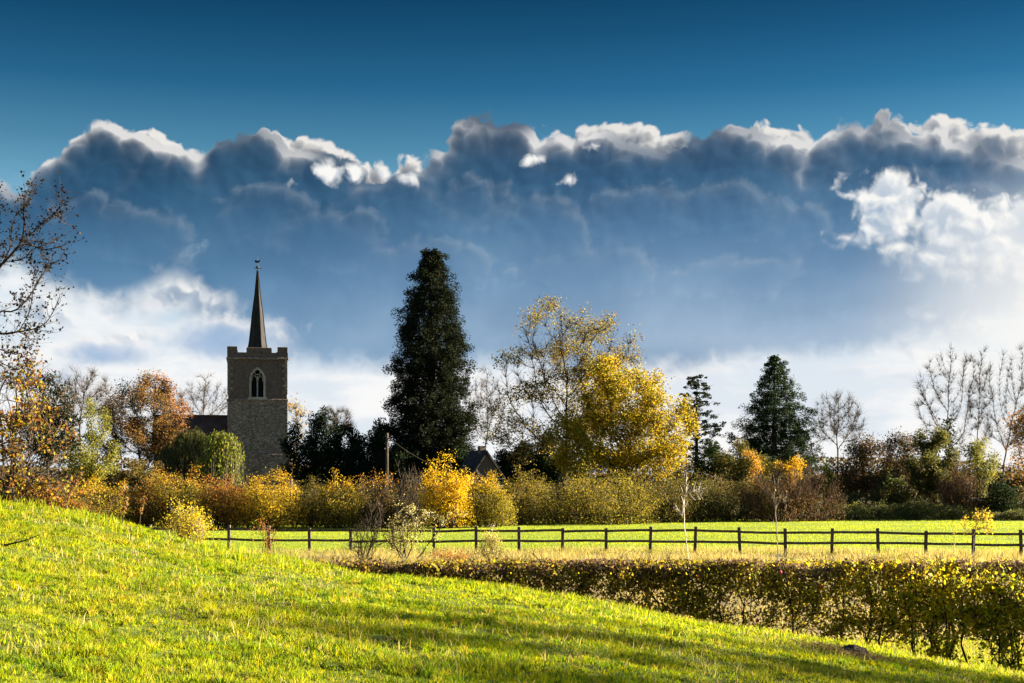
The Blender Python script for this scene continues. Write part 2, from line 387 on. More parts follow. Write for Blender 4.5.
def build_ground():
    xs = np.concatenate([-np.geomspace(3000, 16, 40), np.arange(-15.8, 15.9, .2), np.geomspace(16, 3000, 40)])
    ys = np.concatenate([-np.geomspace(2000, 8, 20), np.arange(-6, 4, 1.0), np.arange(4, 34, .2), np.arange(34, 140, 1.5), np.geomspace(141, 6000, 40)])
    X, Y = np.meshgrid(xs, ys); Z = terrain(X, Y)
    nx, ny = len(xs), len(ys)
    b = MB(); i = np.arange(ny-1)[:, None]*nx+np.arange(nx-1)[None]
    b.add(np.stack([X, Y, Z], -1).reshape(-1, 3), np.stack([i, i+1, i+nx+1, i+nx], -1).reshape(-1, 4))
    m, T, out = new_mat('turf')
    tc = T.new('ShaderNodeTexCoord'); o = tc.outputs['Object']
    sp = T.new('ShaderNodeSeparateXYZ'); T.put(sp.inputs[0], o)
    n1 = T.noise(o, .35, 5, .6); n2 = T.noise(o, 5.0, 4, .6); nl = T.noise(T.v('MULTIPLY', o, (.05, .35, 1)), 1.0, 4, .6)
    near = T.mix(T.rng(n2, .35, .65), (.055, .07, .012), (.14, .16, .018))
    field = T.mix(T.rng(nl, .35, .65), (.13, .19, .018), (.20, .25, .025))
    field = T.mix(T.m('MULTIPLY', T.rng(n1, .5, .75), .5), field, (.22, .21, .04))
    dry = T.mix(T.rng(n2, .35, .65), (.16, .12, .05), (.28, .22, .10))
    yy = T.m('MULTIPLY_ADD', T.m('SUBTRACT', n1, .5), 3.0, sp.outputs[1])
    c = T.mix(T.rng(yy, 27, 31), near, dry); c = T.mix(T.rng(yy, 66.0, 69.0), c, field)
    c = T.mix(T.rng(yy, 127, 131), c, T.mix(T.rng(n1, .4, .6), (.05, .06, .02), (.09, .10, .03)))
    p = T.new('ShaderNodeBsdfPrincipled'); T.put(p.inputs['Base Color'], c); p.inputs['Roughness'].default_value = .9; p.inputs['Specular IOR Level'].default_value = .1
    bu = T.new('ShaderNodeBump'); bu.inputs['Strength'].default_value = .6; bu.inputs['Distance'].default_value = .06; T.put(bu.inputs['Height'], n2)
    T.nt.links.new(bu.outputs[0], p.inputs['Normal']); T.nt.links.new(p.outputs[0], out.inputs[0])
    tag(b.build('ground', m, smooth=True), 'green hill falling to rough dry verge and flat bright pasture', 'ground', kind='structure')
build_ground()

# ------------------------------------------------------------------ grass (nobody could count it)
def palette(rng, n, pal, jit=.22):
    """one colour per leaf: kind by weight, a little lighter or darker, a little warmer or cooler"""
    w = np.array([p[1] for p in pal], float); w /= w.sum()
    c = np.array([p[0] for p in pal], float)[rng.choice(len(pal), n, p=w)]
    return c*(1+rng.uniform(-jit, jit, (n, 1)))*(1+rng.uniform(-.10, .10, (n, 3)))
def blades(b, rng, P, h, w, col, lean=.5, wind=(0.0, 0.0), f=None):
    n = len(P); a = rng.uniform(0, 2*PI, n)
    if f is None: f = rng.uniform(0, 2*PI, n)
    side = np.stack([np.cos(a), np.sin(a), 0*a], -1)*w[:, None]*.5
    ln = rng.uniform(.1, 1, n)*lean*h
    d = np.stack([np.cos(f)*ln+wind[0]*h, np.sin(f)*ln+wind[1]*h, 0*a], -1)
    mid = P+d*.32+np.stack([0*a, 0*a, h*.58], -1); tip = P+d+np.stack([0*a, 0*a, h*(1-.25*(ln/h)**2)], -1)
    V = np.stack([P-side, P+side, mid+side*.75, mid-side*.75, tip], 1).reshape(-1, 3)
    i = np.arange(n)*5
    b.add(V, np.stack([i, i+1, i+2, i+3], -1), np.stack([i+3, i+2, i+4], -1), np.repeat(col, 5, 0))
G_PAL = [((.25, .31, .007), 5), ((.14, .225, .008), 4), ((.36, .37, .008), 3.4), ((.46, .40, .04), 1.1), ((.04, .09, .008), 1.8)]
def build_grass():
    rng = np.random.default_rng(11)
    b = MB()
    # a short sward, then tufts whose blades arch outwards
    n = 300000
    y = rng.uniform(6.5, 25.0, n); x = rng.uniform(-1, 1, n)*(.41*y+1.2)
    big = fbm(x*.55, y*.55, 31, 3)
    P = np.stack([x, y, terrain(x, y)-.008], -1)
    blades(b, rng, P, rng.uniform(.02, .05, n), rng.uniform(.006, .011, n)*(.6+y/26), palette(rng, n, G_PAL), 1.2)
    nt = 36000; yt = rng.uniform(6.5, 25.0, nt); xt = rng.uniform(-1, 1, nt)*(.41*yt+1.2)
    cl = fbm(xt*1.5, yt*1.5, 21, 3); keep = rng.uniform(size=nt) < np.clip((cl-.36)*4.5+.15, .08, 1); xt, yt, cl = xt[keep], yt[keep], cl[keep]; nt = len(xt)
    per = 20; k = np.repeat(np.arange(nt), per); n = nt*per
    rad = rng.uniform(.02, .085, nt); hgt = rng.uniform(.04, .095, nt)*(.4+1.2*cl)
    f = rng.uniform(0, 2*PI, n); r = rad[k]*rng.uniform(0, 1, n)**.7
    x = xt[k]+np.cos(f)*r; y = yt[k]+np.sin(f)*r
    tcol = palette(rng, nt, G_PAL, .25); big = fbm(xt*.55, yt*.55, 31, 3)
    kk = np.clip((big-.45)*3.5+rng.uniform(-.3, .3, nt), 0, 1)[:, None]
    tcol = tcol*(1-.4*kk)+np.array([.36, .33, .03])*.4*kk
    col = tcol[k]*(1+rng.uniform(-.25, .25, (n, 1)))
    blades(b, rng, np.stack([x, y, terrain(x, y)-.01], -1), hgt[k]*rng.uniform(.55, 1.1, n), rng.uniform(.005, .010, n)*(.6+y/26), col, 1.1, f=f+rng.normal(size=n)*.4)
    n = 90000; y = rng.uniform(22.5, 31.0, n); x = rng.uniform(-1.0, 13.5, n)
    blades(b, rng, np.stack([x, y, terrain(x, y)-.01], -1), rng.uniform(.05, .16, n), rng.uniform(.008, .016, n), palette(rng, n, G_PAL[:4]+[((.42, .34, .12), 4)]), .9)
    # pale dead stalks and bent-over straw
    n = 14000; y = rng.uniform(6.5, 24.5, n); x = rng.uniform(-1, 1, n)*(.41*y+1.2)
    keep = fbm(x*.8, y*.8, 47, 3) > .52; x, y = x[keep], y[keep]; n = len(x)
    blades(b, rng, np.stack([x, y, terrain(x, y)], -1), rng.uniform(.06, .15, n), rng.uniform(.005, .010, n)*(.6+y/26), palette(rng, n, [((.46, .40, .20), 3), ((.36, .26, .10), 2)]), 1.3)
    # longer tufts along the brow
    n = 16000; x = rng.uniform(-9.5, 8.5, n); y = rng.uniform(20.5, 25.5, n)
    keep = fbm(x*1.6, y*1.6, 61, 3) > .5; x, y = x[keep], y[keep]; n = len(x)
    blades(b, rng, np.stack([x, y, terrain(x, y)-.01], -1), rng.uniform(.09, .24, n)*np.where(x < -3, 1.0, .6), rng.uniform(.008, .015, n), palette(rng, n, G_PAL[:4]), .6)
    fl = MB(); n = 1500; y = rng.uniform(7, 24, n); x = rng.uniform(-1, 1, n)*(.41*y+1.2)
    keep = fbm(x*.5, y*.5, 97, 3) > .47; x, y = x[keep], y[keep]; n = len(x)
    a = rng.uniform(0, 2*PI, n); d = np.stack([np.cos(a), np.sin(a), rng.normal(size=n)*.25], -1)*.03; e = np.stack([-np.sin(a), np.cos(a), rng.normal(size=n)*.35], -1)*.02
    P = np.stack([x, y, terrain(x, y)+rng.uniform(.02, .05, n)], -1)
    fl.add(np.stack([P-d, P+e, P+d, P-e], 1).reshape(-1, 3), np.arange(n*4).reshape(-1, 4), None, np.repeat(palette(rng, n, [((.22, .11, .04), 3), ((.34, .22, .05), 2), ((.12, .07, .035), 2)]), 4, 0))
    tag(fl.build('fallen_leaves', 'leaf'), 'brown fallen leaves scattered over the hill grass', 'leaves', kind='stuff')
    tag(b.build('hill_grass', 'grass'), 'uneven sunlit yellow green grass covering the near hill', 'grass', kind='stuff')
    b = MB(); n = 230000
    y = rng.uniform(67, 131, n); x = rng.uniform(-1, 1, n)*(.40*y+4)
    h = rng.uniform(.03, .07, n)*(.5+1.1*fbm(x*.25, y*.6, 71, 3)); w = rng.uniform(.02, .045, n)
    col = palette(rng, n, [((.28, .36, .010), 5), ((.36, .40, .012), 4), ((.40, .36, .04), 1)])
    st = np.clip((fbm(x*.06, y*.55, 75, 4)-.45)*4, 0, 1)[:, None]; col = col*(1-.55*st)+np.array([.20, .24, .02])*.55*st
    blades(b, rng, np.stack([x, y, terrain(x, y)-.01], -1), h, w, col, .5)
    tag(b.build('pasture_grass', 'grass'), 'short bright green pasture beyond the wooden fence', 'grass', kind='stuff')
    b = MB(); n = 150000
    y = np.where(rng.uniform(size=n) < .75, rng.uniform(55, 70.5, n), rng.uniform(27.5, 56, n)); x = rng.uniform(-1, 1, n)*(.40*y+3)
    keep = fbm(x*.5, y*.5, 81, 3) > .33; x, y = x[keep], y[keep]; n = len(x)
    h = rng.uniform(.10, .38, n)*(.4+1.1*fbm(x*.3, y*.3, 83, 2)); w = rng.uniform(.008, .02, n)
    blades(b, rng, np.stack([x, y, terrain(x, y)-.02], -1), h, w, palette(rng, n, [((.40, .32, .14), 5), ((.30, .22, .10), 3), ((.24, .25, .05), 3), ((.48, .40, .20), 1.5)]), .7)
    tag(b.build('verge_grass', 'grass'), 'tall straw coloured dry grass between hedge and fence', 'grass', kind='stuff')
build_grass()

# ------------------------------------------------------------------ church
def stone_mat(name, kind):
    m, T, out = new_mat(name)
    tc = T.new('ShaderNodeTexCoord'); o = tc.outputs['Object']
    big = T.noise(o, .5, 4, .6)
    if kind == 'flint':
        vv = T.v('MULTIPLY', o, (1, 1, 1.5))
        vn = T.v('MULTIPLY_ADD', T.noise(o, 2.0, 2, .5, '3D', 'Color'), (.12, .12, .12), vv)
        cell = T.voro(vn, 5.0, 0, .5, 'F1', '3D', 'Color'); ed = T.voro(vn, 5.0, 0, .5, 'DISTANCE_TO_EDGE', '3D')
        sx = T.new('ShaderNodeSeparateColor'); T.put(sx.inputs[0], cell)
        st = T.ramp(sx.outputs[0], [(0, (.075, .058, .047)), (.45, (.17, .13, .10)), (.75, (.27, .21, .16)), (1, (.46, .38, .29))])
        c = T.mix(T.rng(ed, .02, .09), (.30, .235, .18), st); hgt = T.rng(ed, 0, .15)
        c = T.mix(T.m('MULTIPLY', T.rng(big, .4, .7), .4), c, (.28, .22, .165))
        dr = T.noise(T.v('MULTIPLY', o, (1.3, 1.3, .16)), 1.0, 5, .6)
        c = T.mix(T.m('MULTIPLY', T.rng(dr, .5, .72), .6), c, (.10, .08, .063))
    else:
        n = T.noise(o, 3.5, 5, .65); st = T.noise(T.v('MULTIPLY', o, (2.2, 2.2, .25)), 1.0, 4, .6)
        c = T.ramp(n, [(.3, (.105, .074, .056)), (.55, (.145, .106, .082)), (.75, (.195, .15, .118))])
        c = T.mix(T.m('MULTIPLY', T.rng(st, .5, .75), .55), c, (.055, .043, .035)); hgt = n
    p = T.new('ShaderNodeBsdfPrincipled'); T.put(p.inputs['Base Color'], c); p.inputs['Roughness'].default_value = .9; p.inputs['Specular IOR Level'].default_value = .15
    b = T.new('ShaderNodeBump'); b.inputs['Strength'].default_value = .4; b.inputs['Distance'].default_value = .04
    T.put(b.inputs['Height'], hgt); T.nt.links.new(b.outputs[0], p.inputs['Normal']); T.nt.links.new(p.outputs[0], out.inputs[0])
    return m
M['flint'] = stone_mat('flint', 'flint'); M['render'] = stone_mat('old_render', 'render')

def arch(w, zs, za, n=10):
    """pointed arch outline from the right springing over the apex to the left one"""
    R = ((w/2)**2+(za-zs)**2)/w
    a1 = math.atan2(za-zs, R-w/2) if R > w/2 else PI/2
    r = [(w/2-R+R*math.cos(a1*i/n), zs+R*math.sin(a1*i/n)) for i in range(n+1)]
    return r+[(-x, z) for x, z in r[-2::-1]]
def extrude(b, outline, y0, y1, cx, hole=None):
    """outline in x-z (ring; with a hole of as many points it is a frame) pushed from y0 to y1"""
    n = len(outline)
    def ring(o, y): return [(cx+x, y, z) for x, z in o]
    if hole is None:
        v = ring(outline, y0)+ring(outline, y1)+[(cx+sum(p[0] for p in outline)/n, y0, sum(p[1] for p in outline)/n)]
        b.add(v, [(i, (i+1) % n, n+(i+1) % n, n+i) for i in range(n)], [(2*n, (i+1) % n, i) for i in range(n)])
    else:
        v = ring(outline, y0)+ring(outline, y1)+ring(hole, y0)+ring(hole, y1); q = []
        for i in range(n):
            j = (i+1) % n
            q += [(i, j, n+j, n+i), (2*n+j, 2*n+i, 3*n+i, 3*n+j), (j, i, 2*n+i, 2*n+j), (n+i, n+j, 3*n+j, 3*n+i)]
        b.add(v, q)
def chamfer(o, w=.04):
    md = o.modifiers.new('bevel', 'BEVEL'); md.width = w; md.segments = 2; md.limit_method = 'ANGLE'; return o

def build_church():
    Y0 = 165.0; S = 6.85; cx = PX(257.5, Y0)-.62; x0, x1 = cx-S/2, cx+S/2
    org = (cx, Y0+S/2, 0)
    ch = empty('church', org, 'flint parish church tower with battlements and thin dark spire', 'church', rz=math.radians(10.5))
    zs2, zpar, zc, zm = PZ(400, Y0), PZ(358.5, Y0), PZ(352.5, Y0), PZ(347.5, Y0)
    def P(b, name, mat, parent=ch, bev=0):
        o = b.build(name, mat, None, org if parent is ch else org)
        o.parent = parent; o.location = (0, 0, 0)
        if bev: chamfer(o, bev)
        return o
    # lower stage, a little wider at the foot
    b = MB(); b.box((x0-.12, Y0-.12, -.5), (x1+.12, Y0+S+.12, PZ(455, Y0))); P(b, 'tower_foot', 'flint')
    b = MB(); b.box((x0, Y0, PZ(455, Y0)), (x1, Y0+S, zs2)); tower = P(b, 'tower_lower_stage', 'flint')
    # belfry stage with a real opening on each side
    b = MB(); wz, wa, wsp = PZ(397, Y0), PZ(369.5, Y0), PZ(380, Y0); ww = 1.38; wx = -.02
    op = [(ww/2, wz)]+arch(ww, wsp, wa)+[(-ww/2, wz)]
    i0 = .06
    def wall(y0, y1, flip):
        n = len(op); L = x0+i0-cx; R = x1-i0-cx
        # ring round the opening: each opening point is joined to a point on the wall's edge
        def out_pt(x, z):
            x -= wx; z -= (wz+wa)/2
            if z <= -(wa-wz)/2+.001: return (R if x > 0 else L, zs2)
            t = math.atan2(z+2.0, x); hx = R if math.cos(t) > 0 else L
            k1 = abs((hx-wx)/math.cos(t)) if abs(math.cos(t)) > 1e-6 else 1e9
            zt = zpar-((wz+wa)/2-2.0); k2 = zt/math.sin(t) if math.sin(t) > 1e-6 else 1e9
            k = min(k1, k2)
            return (wx+k*math.cos(t), (wz+wa)/2-2.0+k*math.sin(t))
        o2 = [out_pt(x+wx, z) for x, z in op]
        # snap the two points nearest to the top corners
        for cxn in (R, L):
            k = min(range(n), key=lambda i: (o2[i][0]-cxn)**2+(o2[i][1]-zpar)**2); o2[k] = (cxn, zpar)
        v = [(cx+wx+x, y0, z) for x, z in op]+[(cx+x, y0, z) for x, z in o2]+[(cx+wx+x, y1, z) for x, z in op]
        q = []
        for i in range(n):
            j = (i+1) % n
            q += [(i, n+i, n+j, j), (i, j, 2*n+j, 2*n+i)]
        b.add(v, q)
    wall(Y0+i0, Y0+.75, False)
    b.add([(x0+i0, Y0+i0, zs2), (x0+i0, Y0+S-i0, zs2), (x1-i0, Y0+S-i0, zs2), (x1-i0, Y0+i0, zs2), (x0+i0, Y0+i0, zpar), (x0+i0, Y0+S-i0, zpar), (x1-i0, Y0+S-i0, zpar), (x1-i0, Y0+i0, zpar)],
          [(0, 1, 5, 4), (1, 2, 6, 5), (2, 3, 7, 6), (4, 5, 6, 7)])
    belfry = P(b, 'belfry_stage', 'render')
    # window: pale surround, mullion and tracery, louvres behind
    b = MB(); o_out = [(ww/2+.24, wz-.02)]+arch(ww+.48, wsp, wa+.30)+[(-ww/2-.24, wz-.02)]
    extrude(b, o_out, Y0-.03, Y0+.22, cx+wx, op); b.box((cx+wx-ww/2-.42, Y0-.10, wz-.30), (cx+wx+ww/2+.42, Y0+.24, wz-.02))
    win = P(b, 'window', 'dressed')
    b = MB(); b.box((cx+wx-.075, Y0+.20, wz), (cx+wx+.075, Y0+.42, wsp+.45))
    for sg in (-1, 1):
        a = [(x+sg*ww/4, z) for x, z in arch(ww/2, wsp-.1, wsp+.62)]; a2 = [(x*1+(sg*ww/4-x)*.22, z-.12) for x, z in a]
        a = [a[0]]+a; a2 = [a2[0]]+a2
        for i in range(len(a)-1):
            b.add([(cx+wx+a[i][0], Y0+.2, a[i][1]), (cx+wx+a[i+1][0], Y0+.2, a[i+1][1]), (cx+wx+a2[i+1][0], Y0+.2, a2[i+1][1]), (cx+wx+a2[i][0], Y0+.2, a2[i][1])], [(0, 1, 2, 3)])
    qf = [(.26*math.cos(t), wsp+.95+.26*math.sin(t)) for t in np.linspace(0, 2*PI, 13)[:-1]]
    extrude(b, [(x*1.45, (z-wsp-.95)*1.45+wsp+.95) for x, z in qf], Y0+.2, Y0+.4, cx+wx, qf)
    tr = P(b, 'tracery', 'dressed'); tr.parent = win
    b = MB()
    for k in range(12):
        z = wz+.1+k*.24
        b.add([(cx+wx-ww/2, Y0+.45, z), (cx+wx+ww/2, Y0+.45, z), (cx+wx+ww/2, Y0+.72, z+.26), (cx+wx-ww/2, Y0+.72, z+.26)], [(0, 1, 2, 3)])
    b.box((cx+wx-ww/2-.1, Y0+.74, wz-.1), (cx+wx+ww/2+.1, Y0+.80, wa+.1))
    lo = P(b, 'louvre', 'dark_void'); lo.parent = win
    # string courses
    for z, pr, nm in ((zs2, .10, 'string_course'), (zpar, .14, 'string_course'), (PZ(455, Y0), .17, 'string_course')):
        b = MB(); b.box((x0-pr, Y0-pr, z-.10), (x1+pr, Y0+S+pr, z+.12)); P(b, nm, 'flint', bev=.05)
    # parapet: low wall all round, merlons on the corners and one wide between
    b = MB(); t = .45; e = .05
    zb = zpar+.12
    b.box((x0-e, Y0-e, zb), (x1+e, Y0-e+t, zc)); b.box((x0-e, Y0+S+e-t, zb), (x1+e, Y0+S+e, zc))
    b.box((x0-e, Y0-e+t, zb), (x0-e+t, Y0+S+e-t, zc)); b.box((x1+e-t, Y0-e+t, zb), (x1+e, Y0+S+e-t, zc))
    par = P(b, 'parapet', 'render')
    b = MB(); c = 1.2; k0, k1 = cx-1.28, cx+1.62
    for ya, yb in ((Y0-e, Y0-e+t), (Y0+S+e-t, Y0+S+e)):
        b.box((x0-e, ya, zc), (x0-e+c, yb, zm+.1)); b.box((x1+e-c, ya, zc), (x1+e, yb, zm+.1)); b.box((k0, ya, zc), (k1, yb, zm))
    for xa, xb in ((x0-e, x0-e+t), (x1+e-t, x1+e)):
        b.box((xa, Y0-e+t, zc), (xb, Y0-e+c, zm+.1)); b.box((xa, Y0+S+e-c, zc), (xb, Y0+S+e-t, zm+.1)); b.box((xa, Y0+2.0, zc), (xb, Y0+S-2.0, zm))
    mer = P(b, 'battlements', 'render', bev=.05); mer.parent = par
    # corner stones: alternating long and short dressed blocks
    for sx in (0, 1):
        rng = random.Random(4); z = PZ(455, Y0)+.2; k = sx; b = MB()
        while z < zpar-.5:
            hgt = rng.uniform(.32, .46)
            if abs(z-zs2) > .5:
                a, d = (.62, .36) if k % 2 else (.36, .62)
                xa = x0-.025 if not sx else x1+.025-a
                b.box((xa, Y0-.025, z), (xa+a, Y0-.025+d, z+hgt-.03))
            elif b.n: P(b, 'quoin', 'flint', bev=.03); b = MB()
            z += hgt; k += 1
        P(b, 'quoin', 'flint', bev=.03)
    # angle buttress at the far right foot
    b = MB(); b.box((x1+.12, Y0+.3, -.5), (x1+.55, Y0+1.4, PZ(446, Y0))); P(b, 'buttress', 'flint', bev=.08)
    # spire: leaded needle, broached at the foot
    zb = zm-1.0; zt = PZ(266, Y0); n = 8; sc = (cx+.02, Y0+S/2)
    prof = [(1.62, zb), (1.28, zb+.9), (1.08, zb+1.8), (.95, zb+2.8), (.66, zb+5.4), (.36, zb+(zt-zb)*.72), (.07, zt)]
    b = MB()
    V = [(sc[0]+r*math.cos(PI/8+i*PI/4), sc[1]+r*math.sin(PI/8+i*PI/4), z) for r, z in prof for i in range(n)]
    b.add(V, [(a*n+i, a*n+(i+1) % n, (a+1)*n+(i+1) % n, (a+1)*n+i) for a in range(len(prof)-1) for i in range(n)])
    spire = P(b, 'spire', 'lead')
    b = MB()
    for i in range(n):
        pts = [(sc[0]+(r+.01)*math.cos(PI/8+i*PI/4), sc[1]+(r+.01)*math.sin(PI/8+i*PI/4), z) for r, z in prof]
        b.tube(pts, [.05]*len(pts), 5)
    lr = P(b, 'lead_roll', 'lead'); lr.parent = spire
    b = MB(); b.tube([(sc[0], sc[1], zt-.2), (sc[0], sc[1], PZ(252, Y0))], [.06, .035], 6, True)
    a = [(r*math.cos(t), r*math.sin(t)) for t in np.linspace(-PI/2, PI/2, 7) for r in (.2,)]
    V = [(sc[0]+x*math.cos(p), sc[1]+x*math.sin(p), zt+.35+z) for x, z in a for p in np.linspace(0, 2*PI, 9)[:-1]]
    b.add(V, [(i*8+j, i*8+(j+1) % 8, i*8+8+(j+1) % 8, i*8+8+j) for i in range(6) for j in range(8)])
    hz = PZ(257.5, Y0)
    cock = [(-.62, .02), (-.50, .40), (-.28, .34), (-.12, .12), (.12, .10), (.26, .34), (.40, .46), (.50, .36), (.62, .30), (.46, .24), (.36, -.02), (.12, -.20), (-.16, -.22), (-.36, -.10)]
    extrude(b, [(x*.58, hz+z*.58) for x, z in cock], sc[1]-.03, sc[1]+.03, sc[0])
    b.box((sc[0]-.45, sc[1]-.02, hz-.75), (sc[0]+.45, sc[1]+.02, hz-.69)); b.box((sc[0]-.02, sc[1]-.45, hz-.75), (sc[0]+.02, sc[1]+.45, hz-.69))
    v = P(b, 'weathervane', 'iron'); v.parent = spire
    b = MB(); b.box((x0+t, Y0+t, zpar+.1), (x1-t, Y0+S-t, zpar+.35)); P(b, 'tower_roof', 'lead')
    # nave, running away to the left of the tower behind the trees
    xn0 = PX(158, Y0+3); zr = PZ(416.5, Y0+3); ze = zr-3.6; ym = Y0+S/2+.2
    b = MB(); b.box((xn0, ym-3.9, -.5), (x0-.12, ym+3.9, ze)); P(b, 'nave_wall', 'flint')
    b = MB()
    b.add([(xn0-.3, ym-4.3, ze-.25), (x0-.004, ym-4.3, ze-.25), (x0-.004, ym, zr), (xn0-.3, ym, zr), (xn0-.3, ym+4.3, ze-.25), (x0-.004, ym+4.3, ze-.25)], [(0, 1, 2, 3), (3, 2, 5, 4)])
    rf = P(b, 'nave_roof', 'tile')
    md = rf.modifiers.new('thick', 'SOLIDIFY'); md.thickness = .18
    b = MB(); b.tube([(xn0-.3, ym, zr+.05), (x0-.01, ym, zr+.05)], [.14, .14], 6); rt = P(b, 'ridge_tile', 'tile'); rt.parent = rf
build_church()

# ------------------------------------------------------------------ brick cottage gable among the trees
def brick_mat():
    m, T, out = new_mat('brick'); tc = T.new('ShaderNodeTexCoord')
    n = T.new('ShaderNodeTexBrick'); T.put(n.inputs['Vector'], T.v('MULTIPLY', tc.outputs['Generated'], (18, 30, 1)))
    n.inputs['Color1'].default_value = (.15, .05, .032, 1); n.inputs['Color2'].default_value = (.11, .036, .026, 1); n.inputs['Mortar'].default_value = (.12, .09, .07, 1)
    n.inputs['Scale'].default_value = 1.0
    p = T.new('ShaderNodeBsdfPrincipled'); T.put(p.inputs['Base Color'], n.outputs[0]); p.inputs['Roughness'].default_value = .9
    T.nt.links.new(p.outputs[0], out.inputs[0]); return m
M['brick'] = brick_mat()
def build_cottage():
    Yc = 134.0; org = (PX(486, Yc), Yc, 0)
    c = empty('brick_cottage', org, 'small red brick cottage gable with slate roof below the giant conifer', 'cottage', rz=math.radians(24))
    w, L, ze, za = 1.7, 3.6, PZ(477, Yc), PZ(451.5, Yc)
    b = MB()
    b.add([(-w, 0, -.4), (w, 0, -.4), (w, 0, ze), (0, 0, za-.1), (-w, 0, ze), (-w, L, -.4), (w, L, -.4), (w, L, ze), (0, L, za-.1), (-w, L, ze)],
          [(1, 6, 7, 2), (5, 0, 4, 9), (0, 1, 2, 4), (6, 5, 9, 7)], [(4, 2, 3), (7, 9, 8)])
    b.build('wall', 'brick', c)
    b = MB(); k = .35; dz = (za-ze)/w*k
    b.add([(-w-k, -.3, ze-dz), (0, -.3, za), (0, L+.3, za), (-w-k, L+.3, ze-dz), (w+k, -.3, ze-dz), (w+k, L+.3, ze-dz)], [(0, 1, 2, 3), (1, 4, 5, 2)])
    r = b.build('roof', 'lead', c); md = r.modifiers.new('thick', 'SOLIDIFY'); md.thickness = .12; md.offset = 1
    b = MB()
    for sg in (-1, 1):
        b.add([(sg*(w+k), -.34, ze-dz-.2), (0, -.34, za-.2), (0, -.34, za+.02), (sg*(w+k), -.34, ze-dz+.02)], [(0, 1, 2, 3)])
    bb = b.build('bargeboard', 'dark_void', r); md = bb.modifiers.new('thick', 'SOLIDIFY'); md.thickness = .05
    b = MB(); b.box((-.25, .8, za-.5), (.35, 1.4, za+.55)); ck = b.build('chimney', 'brick', r)
    b = MB(); b.box((.75, -.05, ze-.85), (1.75, .04, ze-.12)); wf = b.build('window', 'paint', c)
    b = MB(); b.box((.83, -.08, ze-.77), (1.22, -.052, ze-.2)); b.box((1.28, -.08, ze-.77), (1.67, -.052, ze-.2)); b.build('pane', 'dark_void', wf)
build_cottage()

# ------------------------------------------------------------------ telegraph pole
def build_pole():
    Y = 122.0; x = PX(387, Y); z1 = PZ(433, Y)
    p = empty('telegraph_pole', (x, Y, 0), 'thin weathered wooden pole with a drooping wire beside the yews', 'pole')
    b = MB(); b.tube([(0, 0, -.5), (0, 0, z1*.5), (0, 0, z1)], [.16, .145, .12], 10, True); b.build('post', 'bark', p)
    b = MB(); xe, ze = PX(456, Y)-x, PZ(474, Y)
    pts = [(t*xe, -t*.5, (z1-.3)*(1-t)+ze*t-1.5*t*(1-t)) for t in np.linspace(0, 1, 14)]
    b.tube(pts, [.035]*14, 5); b.build('wire', 'bark', p)
    b = MB(); b.box((-.1, -.2, z1-.75), (.1, -.12, z1-.45)); b.build('bracket', 'iron', p)
build_pole()

# ------------------------------------------------------------------ post and rail fence
FX0, FXA, FYA, FYB = None, None, None, None
def fence_xy(i):
    """the line fits posts seen at pixel 229 (i = 0), 606 (9) and 1021 (18)"""
    return FE[0]+i*FE[2], FE[1]+i*FE[3]
def fit_fence():
    s = 2.1; best = None
    px = [229, 270, 310, 350, 392, 434, 476, 519, 563, 606, 650, 695, 740, 786, 832, 879, 925, 973, 1021]
    # (px-512)/F*(Y0+i*b) = X0+i*a, linear in X0, Y0, a, b up to scale
    A = np.array([[1, -(p-512)/FPX, i, -(p-512)/FPX*i] for i, p in enumerate(px)])
    u = np.linalg.svd(A)[2][-1]
    X0, Y0, a, b = u; k = s/math.hypot(a, b)
    if Y0*k < 0: k = -k
    return X0*k, Y0*k, a*k, b*k
FE = fit_fence()
print('FENCE', FE)
def build_fence():
    rng = random.Random(8)
    org = (*fence_xy(9), 0)
    f = empty('post_and_rail_fence', org, 'long brown post and rail fence across the pasture', 'fence')
    a, b_ = FE[2], FE[3]; ang = math.atan2(b_, a); L = math.hypot(a, b_)
    for i in range(-7, 23):
        x, y = fence_xy(i); z = tz(x, y); h = 1.22+rng.uniform(-.06, .06)
        m = MB(); m.box((-.075, -.06, -.4), (.075, .06, h)); o = m.build('post', 'oak_rail', f)
        o.location = (x-org[0], y-org[1], z); o.rotation_euler = (rng.uniform(-.035, .035), rng.uniform(-.04, .04), ang+rng.uniform(-.1, .1)); chamfer(o, .015)
        if i < 22:
            x2, y2 = fence_xy(i+1); z2 = tz(x2, y2)
            for k, hh in enumerate((1.06, .56)):
                d1, d2 = rng.uniform(-.035, .035), rng.uniform(-.035, .035)
                m = MB(); N = 6; pts = []
                sag = rng.uniform(-.02, .012)
                for t in np.linspace(0, 1, N):
                    px_, py_ = x+(x2-x)*t-org[0], y+(y2-y)*t-org[1]; pz = z+(z2-z)*t+hh+d1+(d2-d1)*t+sag*math.sin(PI*t)
                    off = -.085
                    nx, ny = -math.sin(ang)*off, math.cos(ang)*off
                    pts.append((px_+nx, py_+ny, pz))
                V = []; hw, hh2 = .022, .058
                for p_ in pts:
                    for sx, sz in ((-1, -1), (1, -1), (1, 1), (-1, 1)):
                        V.append((p_[0]-math.sin(ang)*hw*sx, p_[1]+math.cos(ang)*hw*sx, p_[2]+hh2*sz))
                Qs = [(4*j+c, 4*j+(c+1) % 4, 4*j+4+(c+1) % 4, 4*j+4+c) for j in range(N-1) for c in range(4)]+[(3, 2, 1, 0), (4*N-4, 4*N-3, 4*N-2, 4*N-1)]
                m.add(V, Qs); m.build('rail', 'oak_rail', f)
build_fence()

